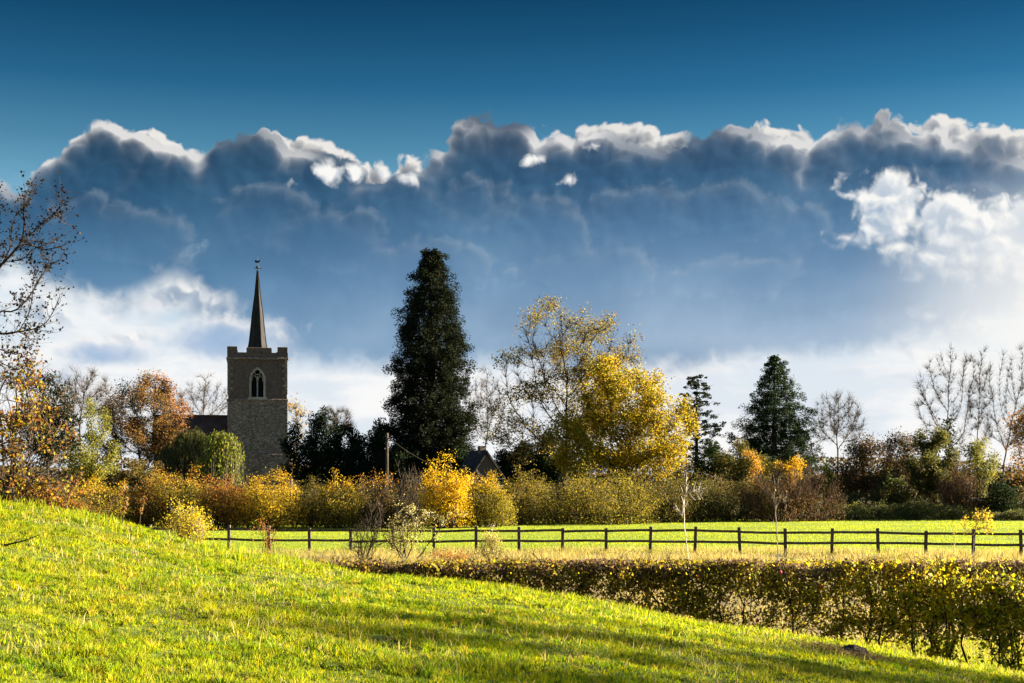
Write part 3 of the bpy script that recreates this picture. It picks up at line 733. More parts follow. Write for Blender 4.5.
# ------------------------------------------------------------------ dark low shed behind the brambles, right
def build_shed():
    Y = 136.0; x = PX(973, Y)
    s = empty('field_shelter', (x, Y, 0), 'low dark shed with pale roof edge behind the right scrub', 'shed', rz=.2)
    b = MB(); b.box((-1.3, 0, -.3), (1.3, 1.8, 1.55)); b.build('wall', 'dark_void', s)
    b = MB(); b.add([(-1.5, -.25, 1.62), (1.5, -.25, 1.62), (1.5, 2.0, 1.95), (-1.5, 2.0, 1.95)], [(0, 1, 2, 3)]); r = b.build('roof', 'lead', s)
    md = r.modifiers.new('thick', 'SOLIDIFY'); md.thickness = .06
    b = MB(); b.box((-1.5, -.30, 1.52), (1.5, -.26, 1.68)); b.build('fascia', 'paint', r)
build_shed()

# ------------------------------------------------------------------ trees: limbs grown towards points of the crown's own volume
def unit(v): return v/(np.linalg.norm(v, axis=-1, keepdims=True)+1e-9)
def sphere(rng, n, shell=.45):
    d = unit(rng.normal(size=(n, 3)))
    return d*(rng.uniform(0, 1, (n, 1))**shell)
def lobes(rng, blobs, Y, n, depth=.9, shell=.42, keep=None):
    """random points in a crown made of lobes given as (px, py, rx, ry[, dy]) at distance Y"""
    wts = np.array([b[2]*b[3]*b[2] for b in blobs], float); wts /= wts.sum()
    k = rng.choice(len(blobs), n, p=wts); u = sphere(rng, n, shell)
    B = np.array([(PX(b[0], Y), PZ(b[1], Y), b[2]/FPX*Y, b[3]/FPX*Y, (b[4] if len(b) > 4 else 0)) for b in blobs])
    B = B[k]
    return np.stack([B[:, 0]+u[:, 0]*B[:, 2], Y+B[:, 4]+u[:, 1]*B[:, 2]*depth, B[:, 1]+u[:, 2]*B[:, 3]], -1)
def colonize(rng, att, trunk, step, kill, trop=(0, 0, .15), wob=.18, maxit=160, mom=.6):
    P = [np.array(p, float) for p in trunk]; par = [-1]+list(range(len(trunk)-1))
    D = [unit(P[min(i+1, len(P)-1)]-P[max(i-1, 0)]) for i in range(len(P))]
    A = np.array(att, float); trop = np.array(trop, float)
    Pn = np.array(P); d2 = ((A[:, None]-Pn[None])**2).sum(-1); near = d2.argmin(1); dist = d2.min(1)
    P, D = list(Pn), list(D); seen = {}
    for it in range(maxit):
        if len(A) == 0: break
        n = len(P); Pa = np.array(P); Da = np.array(D)
        v = unit(A-Pa[near]); S = np.zeros((n, 3)); np.add.at(S, near, v)
        idx = np.unique(near); d = unit(unit(S[idx])+mom*Da[idx]+trop+rng.normal(size=(len(idx), 3))*wob)
        new = Pa[idx]+d*step
        ok = np.ones(len(idx), bool)
        for j, i in enumerate(idx):
            seen[i] = seen.get(i, 0)+1
            if seen[i] > 4: ok[j] = False
        bad = idx[~ok]
        if len(bad):
            km = ~np.isin(near, bad); A, near, dist = A[km], near[km], dist[km]
        idx, d, new = idx[ok], d[ok], new[ok]
        if len(idx) == 0: continue
        base = len(P); P += list(new); D += list(d); par += list(idx)
        if len(A) == 0: break
        q = ((A[:, None]-new[None])**2).sum(-1); m = q.argmin(1); qm = q.min(1)
        up = qm < dist; near = np.where(up, base+m, near); dist = np.where(up, qm, dist)
        km = dist > kill*kill; A, near, dist = A[km], near[km], dist[km]
    return np.array(P), np.array(par), np.array(D)
def pipe(par, tip, expo=2.3):
    n = len(par); acc = np.zeros(n); hasc = np.zeros(n, bool)
    for i in range(n-1, 0, -1):
        if acc[i] == 0: acc[i] = tip**expo
        acc[par[i]] += acc[i]
    return acc**(1/expo)
def limbs(b, P, par, R, rmin=0.0, sides=(8, 5, 4), flare=1.25):
    n = len(par); main = -np.ones(n, int); best = np.zeros(n)
    for i in range(1, n):
        p = par[i]
        if R[i] > best[p]: best[p] = R[i]; main[p] = i
    for i in range(n):
        if par[i] >= 0 and main[par[i]] == i: continue
        pts = [] if par[i] < 0 else [P[par[i]]]; rr = [] if par[i] < 0 else [R[i]]
        j = i
        while j >= 0: pts.append(P[j]); rr.append(R[j]); j = main[j]
        if len(pts) < 2: continue
        if rr[0] < rmin: continue
        if par[i] < 0: rr[0] *= flare
        rr[-1] *= .6
        s = sides[0] if rr[0] > .12 else sides[1] if rr[0] > .04 else sides[2]
        b.tube(pts, rr, s)
def leaf_cards(b, rng, P, size, col, aspect=.62, up=.0, axis=None, fold=.18):
    n = len(P); size = np.broadcast_to(size, (n,))*rng.uniform(.65, 1.3, n)
    a = unit(rng.normal(size=(n, 3))+np.array([0, 0, -up])) if axis is None else unit(axis+rng.normal(size=(n, 3))*.35)
    s = unit(np.cross(a, rng.normal(size=(n, 3)))); nn = np.cross(a, s)
    L = size[:, None]; Wd = L*aspect*.5
    V = np.stack([P-a*L*.5, P+s*Wd+nn*L*fold-a*L*.05, P+a*L*.5, P-s*Wd+nn*L*fold-a*L*.05], 1).reshape(-1, 3)
    b.add(V, np.arange(n*4).reshape(-1, 4), None, np.repeat(col, 4, 0))
def twigs(b, rng, P, D, n, length, r, up=.2, spread=.8, sides=3):
    """fine straight shoots; returns points along them"""
    k = rng.integers(0, len(P), n); o = []
    d = unit(D[k]+rng.normal(size=(n, 3))*spread+np.array([0, 0, up]))
    d2 = unit(d+rng.normal(size=(n, 3))*.35+np.array([0, 0, up*.6]))
    L = rng.uniform(.5, 1.1, (n, 1))*length
    p0 = P[k]; p1 = p0+d*L*.5; p2 = p1+d2*L*.5
    u = unit(np.cross(d, rng.normal(size=(n, 3)))); w = np.cross(d, u)
    a = np.arange(sides)*2*PI/sides
    ring = (np.cos(a)[None, :, None]*u[:, None]+np.sin(a)[None, :, None]*w[:, None])
    V = np.concatenate([p0[:, None]+ring*r, p1[:, None]+ring*r*.75, p2[:, None]+ring*r*.3], 1)
    i = (np.arange(n)*sides*3)[:, None]; j = np.arange(sides)[None]; j2 = (j+1) % sides
    q = [np.stack([i+j+s*sides, i+j2+s*sides, i+j2+(s+1)*sides, i+j+(s+1)*sides], -1).reshape(-1, 4) for s in (0, 1)]
    b.add(V.reshape(-1, 3), np.concatenate(q))
    return p0, p1, p2
def dry_spot(x, Y): return (x, Y, tz(x, Y))

def tree(name, label, cat, px, Y, blobs, fork_py, pal=None, n_leaf=0, size=.3, step=None, n_att=900, tip=.02, bark='bark', n_twig=0, twig_len=1.2, twig_r=.014,
         trop=(0, 0, .12), seed=1, group=None, depth=.9, shell=.42, mat='leaf', sig=.35, lean=0.0, ivy=None, wob=.18, up=.2, near_shell=0, dy=0, rmin=0, mom=.6, extra=None, kill=1.7, crown_pal=None, leafkeep=0.0, twig_at=3.2):
    rng = np.random.default_rng(seed)
    x = PX(px, Y); base = np.array(dry_spot(x, Y)); org = tuple(base)
    t = empty(name, org, label, cat, group)
    step = step or Y*.0062
    att = lobes(rng, blobs, Y, n_att, depth, shell)
    zf = PZ(fork_py, Y); nseg = max(3, int((zf-base[2])/step))
    tr = [base+np.array([lean*s+.05*step*math.sin(s*7+seed), .05*step*math.cos(s*5), -.3+(zf-base[2]+.3)*s]) for s in np.linspace(0, 1, nseg+1)]
    P, par, D = colonize(rng, att, tr, step, step*kill, trop, wob, mom=mom)
    R = pipe(par, tip)
    b = MB(); limbs(b, P, par, R, rmin)
    b.build('trunk', bark, t, org, True).location = (0, 0, 0)
    thin = R < tip*twig_at; Pt, Dt = P[thin], D[thin]
    if len(Pt) == 0: Pt, Dt = P, D
    pts = [Pt]
    if n_twig:
        b = MB(); tw = twigs(b, rng, Pt, Dt, n_twig, twig_len, twig_r, up)
        b.build('twigs', bark, t, org).location = (0, 0, 0); pts += [tw[1], tw[2], tw[2]]
    if n_leaf:
        pp = np.concatenate(pts); n_leaf = int(n_leaf*2.1); k = rng.integers(0, len(pp), n_leaf)
        L = pp[k]+sphere(rng, n_leaf, .5)*sig*1.9
        if leafkeep:
            f = fbm(L[:, 0]*.45+L[:, 1]*.3+31, L[:, 2]*.5+seed, seed, 3); L = L[f > leafkeep]
        b = MB(); leaf_cards(b, rng, L, size*.68, palette(rng, len(L), pal))
        b.build('crown', mat, t, org).location = (0, 0, 0)
    if ivy:
        ipal, n, r, zt = ivy
        m = (R > tip*3.5) & (P[:, 2] < zt); Pi = P[m]
        k = rng.integers(0, len(Pi), n); L = Pi[k]+rng.normal(size=(n, 3))*r
        b = MB(); leaf_cards(b, rng, L, size*1.1, palette(rng, n, ipal)); b.build('ivy', 'needle', t, org).location = (0, 0, 0)
    return t

def conifer(name, label, px, Y, prof, base_py, pal, n_tier, per_tier, cards, size, droop, seed, gap=0.0, bare_to=0.0, clump=.30, bark='bark_dark', rise=.0, layered=False, trunk_r=.5, inner=.35, group=None, tufts=1.3):
    """prof: (py, half width in px) from the tip down; boughs in tiers, each a bough of its own with tufts of needles"""
    rng = np.random.default_rng(seed)
    x = PX(px, Y); org = dry_spot(x, Y); t = empty(name, org, label, 'conifer', group)
    py = np.array([p[0] for p in prof], float); hw = np.array([p[1] for p in prof], float)
    zt = PZ(py[0], Y); z0 = org[2]; k = Y/FPX
    bt = MB(); zz = np.linspace(z0-.3, zt-.2, 12); wob = np.cumsum(rng.normal(size=12)*.03)
    bt.tube(np.stack([x+wob, Y+wob*.5, zz], -1), trunk_r*(1-(zz-z0)/(zt-z0)*.96), 9)
    bb = MB(); bl = MB(); zlo = PZ(base_py, Y)
    for i in range(n_tier):
        f = (i+rng.uniform(-.25, .25))/n_tier; z = zlo+(zt-.1-zlo)*np.clip(f, 0, 1)**1.0
        yy = HOR+(EYE-z)/k; rad = np.interp(yy, py, hw)*k
        a0 = rng.uniform(0, 2*PI)
        for j in range(per_tier):
            if rng.uniform() < gap: continue
            a = a0+2*PI*j/per_tier+rng.uniform(-.4, .4); L = rad*rng.uniform(.66, 1.08)
            if rng.uniform() < .12: L *= rng.uniform(.6, 1.12)
            s = np.linspace(0, 1, 5); dz = rise*L*s-droop*L*s**1.4+ .18*L*s**3
            pts = np.stack([x+math.cos(a)*L*s, Y+math.sin(a)*L*s, z+dz], -1)
            bb.tube(pts, np.maximum(.012, .035*L/4*(1-s*.85)+.01), 4)
            nc = max(2, int(L*tufts)); cc = inner+(1.02-inner)*rng.uniform(0, 1, nc)**.8   # tufts along the bough
            tuft = np.stack([np.interp(cc, s, pts[:, q]) for q in range(3)], -1)+rng.normal(size=(nc, 3))*np.array([1, 1, .5])*clump*.5
            tr_ = clump*rng.uniform(.55, 1.15, nc)*min(1.0, .45+L/4.0)
            pick = np.repeat(np.arange(nc), cards); n = len(pick)
            c = tuft[pick]+sphere(rng, n, .45)*tr_[pick][:, None]*np.array([1, 1, .4 if layered else .85])
            leaf_cards(bl, rng, c, size, palette(rng, n, pal, .3), .5, 0, unit(np.array([math.cos(a), math.sin(a), -.25 if not layered else .1])+rng.normal(size=(n, 3))*.5))
    bt.build('trunk', bark, t, org, True).location = (0, 0, 0)
    bb.build('bough', bark, t, org).location = (0, 0, 0)
    bl.build('foliage', 'needle', t, org).location = (0, 0, 0)
    return t

def bush(label, px, Y, w, top, pal, seed, n=2600, size=.24, stems=26, name='bush', spike=.25, bark='bark_dark', twig=0, group=None, depth=.8, fill=.34, cat='bush', sides=.38, mat='leaf', top_pal=None, gap=.40, foot=.0):
    """many stems from one stool, bending outwards; leaves in clumps on their upper parts"""
    rng = np.random.default_rng(seed)
    x = PX(px, Y); org = dry_spot(x, Y); h = PZ(top, Y)-org[2]; rx = w*.5/FPX*Y; ry = rx*depth
    t = empty(name, org, label, cat, group); n = int(n*2.0); size = size*.70
    r = rng.uniform(0, 1, stems)**.5; a = rng.uniform(0, 2*PI, stems)
    lump = .66+.56*rng.uniform(size=stems)
    tipx, tipy = r*np.cos(a)*rx, r*np.sin(a)*ry; tipz = h*(1-.55*r**1.8)*np.clip(lump, .6, 1.05+spike*.35)
    b = MB(); s = np.linspace(0, 1, 6); paths = []
    for i in range(stems):
        bx, by = tipx[i]*sides+rng.normal()*.12*rx, tipy[i]*sides
        e = s**1.5
        p = np.stack([bx+(tipx[i]-bx)*e, by+(tipy[i]-by)*e, -.2+(tipz[i]+.2)*s], -1)
        p[1:-1] += rng.normal(size=(4, 3))*.05*h*np.array([1, 1, .3]); paths.append(p)
        b.tube(p, np.linspace(.05, .012, 6)*h/4, 4)
    paths = np.array(paths)
    o = b.build('stems', bark, t)
    def along(k, u):
        q = u*5; i0 = np.clip(q.astype(int), 0, 4); f = (q-i0)[:, None]
        return paths[k, i0]*(1-f)+paths[k, i0+1]*f
    if twig:
        k = rng.integers(0, stems, twig); u = rng.uniform(.35, 1, twig); p = along(k, u)
        b = MB(); twigs(b, rng, p, np.tile([0, 0, 1.], (twig, 1))+np.stack([tipx[k]/rx*.5, tipy[k]/ry*.5, 0*u], -1), twig, h*.28, .007*h/4+.004, .5, .45); b.build('twigs', bark, t)
    if n:
        k = rng.integers(0, stems, n); u = .12+.9*rng.uniform(0, 1, n)**.8; u = np.clip(u, 0, 1); p = along(k, u)
        p = p+rng.normal(size=(n, 3))*np.array([rx, ry, h*.5])*np.where(u > .8, .09, .19)[:, None]
        nf = int(n*fill); a2 = rng.uniform(0, 2*PI, nf); r2 = rng.uniform(.3, 1, nf)**.5; zz = rng.uniform(foot, .95, nf)
        kx = np.sqrt(np.clip(1-(zz*.96)**1.7, 0, 1))*r2
        p = np.concatenate([p, np.stack([np.cos(a2)*rx*kx*1.02, np.sin(a2)*ry*kx*1.02, zz*h*.84], -1)])
        g = fbm(p[:, 0]*1.15+seed*3+p[:, 1]*.7, p[:, 2]*1.3+seed, seed, 3)
        p = p[(g > gap) | (rng.uniform(size=len(p)) < .25)]
        p = p[p[:, 2] > .02*h]
        c = palette(rng, len(p), pal, .28)
        if top_pal is not None:
            m = rng.uniform(size=len(p)) < np.clip((p[:, 2]/h-.60)*3.0+rng.normal(size=len(p))*.15, 0, .85)
            c[m] = palette(rng, int(m.sum()), top_pal)
        b = MB(); leaf_cards(b, rng, p, size, c); b.build('foliage', mat, t)
    return t

YEW = [((.010, .018, .009), 4), ((.018, .030, .012), 3), ((.030, .045, .016), 1)]
SEQ = [((.009, .013, .007), 4), ((.016, .022, .010), 3), ((.032, .036, .014), 1.2)]
CED = [((.020, .036, .016), 4), ((.035, .056, .022), 3), ((.055, .075, .03), 1.2)]
PIN = [((.022, .032, .018), 3), ((.036, .048, .024), 3), ((.055, .065, .03), 1)]
YEL = [((.33, .235, .012), 5), ((.40, .29, .015), 3), ((.26, .23, .015), 4), ((.15, .15, .02), 2.2), ((.30, .16, .012), 1.4)]
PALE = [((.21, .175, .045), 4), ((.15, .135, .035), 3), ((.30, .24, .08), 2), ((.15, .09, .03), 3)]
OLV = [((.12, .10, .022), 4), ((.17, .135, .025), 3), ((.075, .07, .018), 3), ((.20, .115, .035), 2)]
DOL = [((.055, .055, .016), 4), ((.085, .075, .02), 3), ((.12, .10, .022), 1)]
RUST = [((.38, .155, .035), 4), ((.28, .115, .035), 3), ((.46, .23, .03), 3), ((.14, .085, .03), 2)]
GOLD = [((.52, .31, .010), 5), ((.44, .24, .012), 3), ((.58, .40, .02), 2), ((.26, .19, .02), 2)]
YGR = [((.30, .24, .018), 4), ((.22, .20, .02), 3), ((.42, .31, .02), 2), ((.13, .125, .02), 2)]
BRN = [((.10, .06, .03), 4), ((.14, .08, .035), 3), ((.07, .045, .025), 3)]
GRN = [((.045, .075, .018), 4), ((.07, .11, .02), 3), ((.10, .14, .025), 1)]
AUT = [((.26, .13, .035), 4), ((.20, .10, .03), 3), ((.34, .17, .03), 2), ((.13, .085, .03), 2)]
OAKR = [((.32, .13, .035), 4), ((.24, .10, .03), 3), ((.38, .20, .05), 2)]

def build_back_trees():
    # --- giant conifer beside the church
    conifer('giant_redwood', 'very tall dark evergreen conifer towering between church and gold tree', 432, 150,
        [(249, 1), (254, 6), (262, 12), (272, 17), (290, 23), (312, 29), (336, 34), (360, 39), (385, 43), (410, 46), (432, 48), (452, 47), (470, 42)], 468, SEQ, 70, 9, 76, .20, .24, 41, gap=.06, clump=.78, trunk_r=.85, inner=.34, tufts=1.25)
    conifer('spruce_tree', 'broad dark green pyramid conifer behind the right hedge', 775, 150,
        [(354, 1), (360, 6), (370, 11), (382, 18), (395, 25), (410, 33), (424, 40), (440, 46), (455, 49), (472, 50)], 472, CED, 42, 8, 46, .18, .10, 42, gap=.12, clump=.58, rise=-.02, trunk_r=.5, inner=.22, tufts=1.6)
    conifer('pine_tree', 'thin open topped pine with layered boughs beside the gold tree', 697, 146,
        [(374, 1), (379, 8), (386, 14), (394, 15), (404, 17), (415, 20), (426, 25), (438, 29), (450, 26), (462, 22)], 466, PIN, 24, 6, 30, .22, -.05, 43, gap=.24, clump=.46, rise=.06, layered=True, trunk_r=.32, inner=.3, tufts=1.6)
    # --- tall thin-leaved tree with the gold tree before it
    tree('lime_tree', 'tall thinly leaved tree with dark open limbs behind the gold tree', 'tree', 566, 140,
        [(560, 345, 50, 36), (600, 352, 42, 34), (540, 375, 44, 40), (520, 405, 34, 46), (530, 440, 30, 34), (505, 395, 24, 36), (510, 430, 26, 34), (545, 420, 36, 44), (625, 372, 22, 22), (575, 400, 50, 50)], 452, PALE, 19000, .30, step=.9, n_att=1200, tip=.026, bark='bark_dark', n_twig=2200, twig_len=1.5, twig_r=.020, seed=51, sig=.42, trop=(0, 0, .10), shell=.45, leafkeep=.40)
    tree('maple_tree', 'dense glowing gold leaved round tree in the middle', 'tree', 622, 132,
        [(612, 396, 42, 36), (588, 424, 38, 44), (640, 416, 44, 40), (664, 438, 30, 32), (574, 446, 26, 30), (654, 456, 42, 24), (600, 455, 50, 26)], 470, YEL, 19000, .33, step=.9, n_att=700, tip=.03, bark='bark_dark', n_twig=1800, twig_len=1.3, twig_r=.018, seed=52, sig=.45, shell=.40, leafkeep=.24)
    # --- dark evergreens
    spots = [(316, 152, 32, 403, 'dark rounded yew just right of the church tower'), (350, 150, 30, 420, 'lower dark yew two along from the church tower'), (380, 148, 26, 418, 'dark yew directly left of the giant conifer'),
             (412, 146, 30, 446, 'low dark yew filling the foot of the giant conifer on its left'), (458, 146, 22, 448, 'low dark yew at the right foot of the giant conifer'), (520, 146, 26, 442, 'dark yew right of the brick cottage'), (546, 148, 22, 430, 'dark yew under the left side of the gold tree')]
    for i, (px, Y, rw, tp, lab) in enumerate(spots):
        h = (482-tp)/2
        tree('yew_tree', lab, 'tree', px, Y, [(px, tp+h, rw*.8, h), (px-rw*.5, tp+h*1.2, rw*.65, h*.8), (px+rw*.5, tp+h*1.15, rw*.6, h*.82), (px, tp+h*1.6, rw*1.1, h*.6)], 478, YEW, 7600, .34, step=.8, n_att=260, tip=.03, bark='bark_dark', seed=60+i, sig=.5, mat='needle', shell=.36, group='dark yews beside the church')
    # --- bare trees
    bare = [(485, 176, [(486, 405, 20, 34), (498, 420, 14, 26), (474, 420, 12, 24)], 455, 'bare leafless tree between the giant conifer and thin leaved tree', 'bark'),
            (838, 150, [(838, 420, 27, 28), (826, 425, 14, 24), (852, 424, 14, 24)], 455, 'bare fan shaped tree just right of the pyramid conifer', 'bark'),
            (205, 186, [(204, 402, 26, 24), (190, 412, 20, 18), (222, 404, 16, 20)], 430, 'bare tree showing above the nave roof', 'bark'),
            (340, 172, [(336, 424, 18, 14)], 440, 'bare grey treetop behind the yews right of the tower', 'bark'),
            (80, 130, [(82, 396, 28, 26), (66, 402, 20, 24), (100, 402, 20, 22)], 436, 'bare tree rising behind the far left bushes', 'bark')]
    for i, (px, Y, bl, fk, lab, bk) in enumerate(bare):
        tree('bare_tree', lab, 'tree', px, Y, bl, fk, n_att=1100, tip=.014, bark=bk, n_twig=2600, twig_len=1.0, twig_r=.011, seed=80+i, trop=(0, 0, .22), step=.5, shell=.62, up=.35, mom=1.1, kill=1.5, group='leafless trees')
    ivy = [((.05, .06, .018), 3), ((.09, .09, .022), 2), ((.03, .04, .014), 2)]
    tree('poplar_tree', 'tall bare poplar with fanned upright limbs at the right', 'tree', 952, 142, [(926, 404, 12, 42), (940, 396, 12, 50), (954, 390, 13, 44), (968, 392, 11, 46), (950, 430, 16, 30)], 482, n_att=1150, tip=.013, bark='bark', n_twig=2600, twig_len=.95, twig_r=.010, kill=1.5, wob=.16, seed=91, trop=(0, 0, .3), step=.5, shell=.62, up=.4, mom=1.1, group='bare poplars at the right', ivy=(ivy, 900, .35, PZ(420, 142)))
    tree('poplar_tree', 'bare poplar leaning right behind the brown bush, right edge of the row', 'tree', 1003, 140, [(992, 404, 11, 44), (1006, 396, 12, 46), (1021, 388, 13, 44), (1036, 400, 13, 48), (1006, 434, 16, 28)], 484, n_att=1150, tip=.013, bark='bark', n_twig=2600, twig_len=.95, twig_r=.010, kill=1.5, wob=.16, seed=92, trop=(.06, 0, .3), step=.5, shell=.62, up=.4, mom=1.1, group='bare poplars at the right')
    tree('poplar_tree', 'slimmer bare poplar in the middle of the right group', 'tree', 978, 146, [(974, 392, 8, 40), (984, 384, 9, 40), (980, 430, 10, 30)], 482, n_att=700, tip=.013, bark='bark', n_twig=1700, twig_len=.95, twig_r=.010, kill=1.5, wob=.16, seed=93, trop=(0, 0, .3), step=.5, shell=.62, up=.4, mom=1.1, group='bare poplars at the right')
    # --- right hand clump
    tree('ivy_clad_tree', 'rounded olive green ivy clad tree left of the bare poplars', 'tree', 934, 134, [(934, 448, 20, 24), (926, 460, 18, 24), (944, 462, 20, 26), (932, 480, 26, 22)], 478, [((.07, .075, .02), 4), ((.12, .115, .028), 3), ((.045, .055, .016), 3), ((.17, .14, .03), 1)], 7000, .30, step=.75, n_att=260, tip=.03, seed=101, sig=.42, shell=.34)
    tree('russet_tree', 'dull russet brown tree right of the bare fan shaped tree', 'tree', 866, 138, [(862, 466, 20, 22), (878, 468, 18, 20), (850, 478, 16, 20), (868, 484, 28, 18)], 482, BRN+[((.06, .06, .02), 3)], 5200, .28, step=.75, n_att=240, tip=.028, seed=102, sig=.4, shell=.38, n_twig=800, twig_len=1.1)
    tree('russet_tree', 'dark brown twiggy tree in front of the ivy clad tree on its left', 'tree', 905, 140, [(900, 462, 18, 20), (912, 466, 18, 20), (905, 482, 24, 20)], 482, BRN+DOL, 4200, .28, step=.75, n_att=220, tip=.028, seed=103, sig=.4, shell=.38, n_twig=900, twig_len=1.1)
    bush('rounded dark green bush below the dark brown twiggy tree', 893, 131, 44, 468, GRN[:1]+DOL+YEW[2:], 111, n=2600, size=.26)
    bush('bare brown domed bush between ivy clad tree and dark shed', 960, 131, 52, 464, BRN, 112, n=1300, size=.22, stems=46, twig=1500, bark='bark_red', gap=.45)
    tree('sallow_tree', 'small pale green leaved tree under the bare poplars', 'tree', 980, 138, [(978, 456, 18, 18), (990, 468, 14, 16), (972, 476, 14, 16)], 484, [((.20, .20, .04), 4), ((.13, .14, .03), 3), ((.26, .24, .06), 2)], 2600, .26, step=.7, n_att=180, tip=.026, seed=104, sig=.45)
    bush('dark green holly bush right of the dark shed', 1000, 131, 40, 474, YEW+GRN[:1], 113, n=2300, size=.24, mat='needle')
    tree('copper_tree', 'orange brown leaved tree cut by the right edge', 'tree', 1036, 128, [(1032, 440, 22, 34), (1040, 470, 26, 34), (1050, 420, 26, 30)], 480, AUT, 5200, .28, step=.75, n_att=260, tip=.03, seed=105, sig=.45, n_twig=700)
    # --- left hand clump
    tree('ash_tree', 'brown and russet autumn tree with fine twigs left of the nave', 'tree', 140, 140, [(140, 408, 30, 30), (122, 420, 24, 28), (158, 418, 22, 28), (140, 440, 36, 26), (118, 440, 24, 24), (160, 445, 24, 22)], 462, AUT+BRN[:1]+OLV[:1], 12000, .24, step=.75, n_att=520, tip=.024, n_twig=2600, twig_len=1.3, twig_r=.015, seed=121, sig=.35, shell=.45, leafkeep=.38)
    tree('oak_tree', 'orange red leaved treetop between the brown tree and the nave', 'tree', 168, 150, [(166, 398, 15, 20), (172, 412, 14, 20), (160, 386, 12, 12), (170, 432, 14, 20)], 448, OAKR, 3000, .26, step=.75, n_att=240, tip=.024, n_twig=900, twig_len=1.2, twig_r=.014, seed=122, sig=.35, leafkeep=.36)
    tree('bare_tree', 'small leafless tree with a few orange leaves by the nave gable', 'tree', 183, 160, [(182, 408, 12, 18), (188, 420, 8, 14)], 440, OAKR, 260, .24, n_att=160, tip=.02, n_twig=700, twig_len=1.3, twig_r=.013, seed=123, trop=(0, 0, .3), step=.8, group='leafless trees')
    tree('holly_tree', 'dark ivy covered treetop behind the leafy left shrub', 'tree', 48, 104, [(48, 398, 26, 24), (34, 412, 24, 26), (60, 415, 22, 26), (46, 440, 34, 30)], 470, YEW+BRN[:1], 5600, .26, step=.6, n_att=260, tip=.026, seed=124, sig=.38, mat='needle', shell=.36, bark='bark_dark')
    tree('poplar_sapling', 'yellow green leaved tree left of the brown autumn tree', 'tree', 92, 118, [(92, 425, 20, 30), (84, 445, 18, 26), (104, 450, 18, 28), (92, 468, 26, 20)], 480, [((.20, .20, .03), 4), ((.13, .14, .025), 3), ((.32, .28, .04), 2), ((.07, .08, .02), 2)], 4600, .22, step=.6, n_att=320, tip=.022, seed=125, sig=.35, leafkeep=.36)
    tree('pale_ash_tree', 'thin pale yellow treetop just right of the tower battlements', 'tree', 296, 176, [(294, 415, 12, 18), (302, 425, 10, 14)], 445, [((.44, .30, .06), 3), ((.30, .2, .05), 2)], 420, .34, n_att=160, tip=.024, n_twig=500, twig_len=1.4, twig_r=.015, seed=126, step=.9)
    tree('shrub_tree', 'low olive thicket top beneath the brown autumn tree', 'tree', 142, 124, [(140, 474, 30, 13), (118, 478, 22, 12), (160, 480, 24, 12)], 492, OLV+BRN[:1], 3800, .22, step=.6, n_att=160, tip=.024, seed=127, sig=.3)
    tree('hazel_tree', 'leafy green bush with gold flecks behind the dark thicket, beside the pyramid conifer', 'tree', 742, 134, [(742, 462, 22, 22), (726, 472, 18, 20), (760, 474, 20, 20)], 490, [((.12, .11, .022), 4), ((.20, .17, .03), 2), ((.07, .07, .02), 3), ((.36, .24, .03), 1)], 4200, .24, step=.65, n_att=240, tip=.024, seed=128, sig=.35)
    tree('holly_tree', 'dark evergreen bush between pine and pyramid conifer', 'tree', 716, 138, [(714, 462, 20, 20), (724, 470, 18, 18), (704, 474, 16, 18)], 486, YEW[1:]+GRN[:1], 3800, .28, step=.7, n_att=200, tip=.026, seed=129, sig=.4, mat='needle')
    tree('field_maple', 'bright yellow sprays in front of the pyramid conifer', 'tree', 790, 126, [(792, 463, 14, 10), (780, 468, 9, 8), (802, 468, 9, 9), (790, 482, 12, 10)], 492, GOLD, 1000, .24, step=.55, n_att=140, tip=.02, seed=130, sig=.28)
    tree('field_maple', 'orange tinted sprays left of the bright yellow ones', 'tree', 752, 127, [(752, 462, 10, 12), (762, 470, 8, 10)], 490, [((.50, .24, .03), 3), ((.42, .26, .05), 2), ((.30, .2, .05), 1)], 620, .22, step=.55, n_att=110, tip=.02, seed=131, sig=.28)
    tree('lime_sapling', 'small yellow green tree right of the dark brown thicket', 'tree', 828, 132, [(828, 474, 9, 18), (832, 486, 8, 14)], 496, [((.22, .23, .03), 3), ((.14, .15, .025), 2)], 1400, .22, step=.55, n_att=110, tip=.02, seed=132, sig=.28)
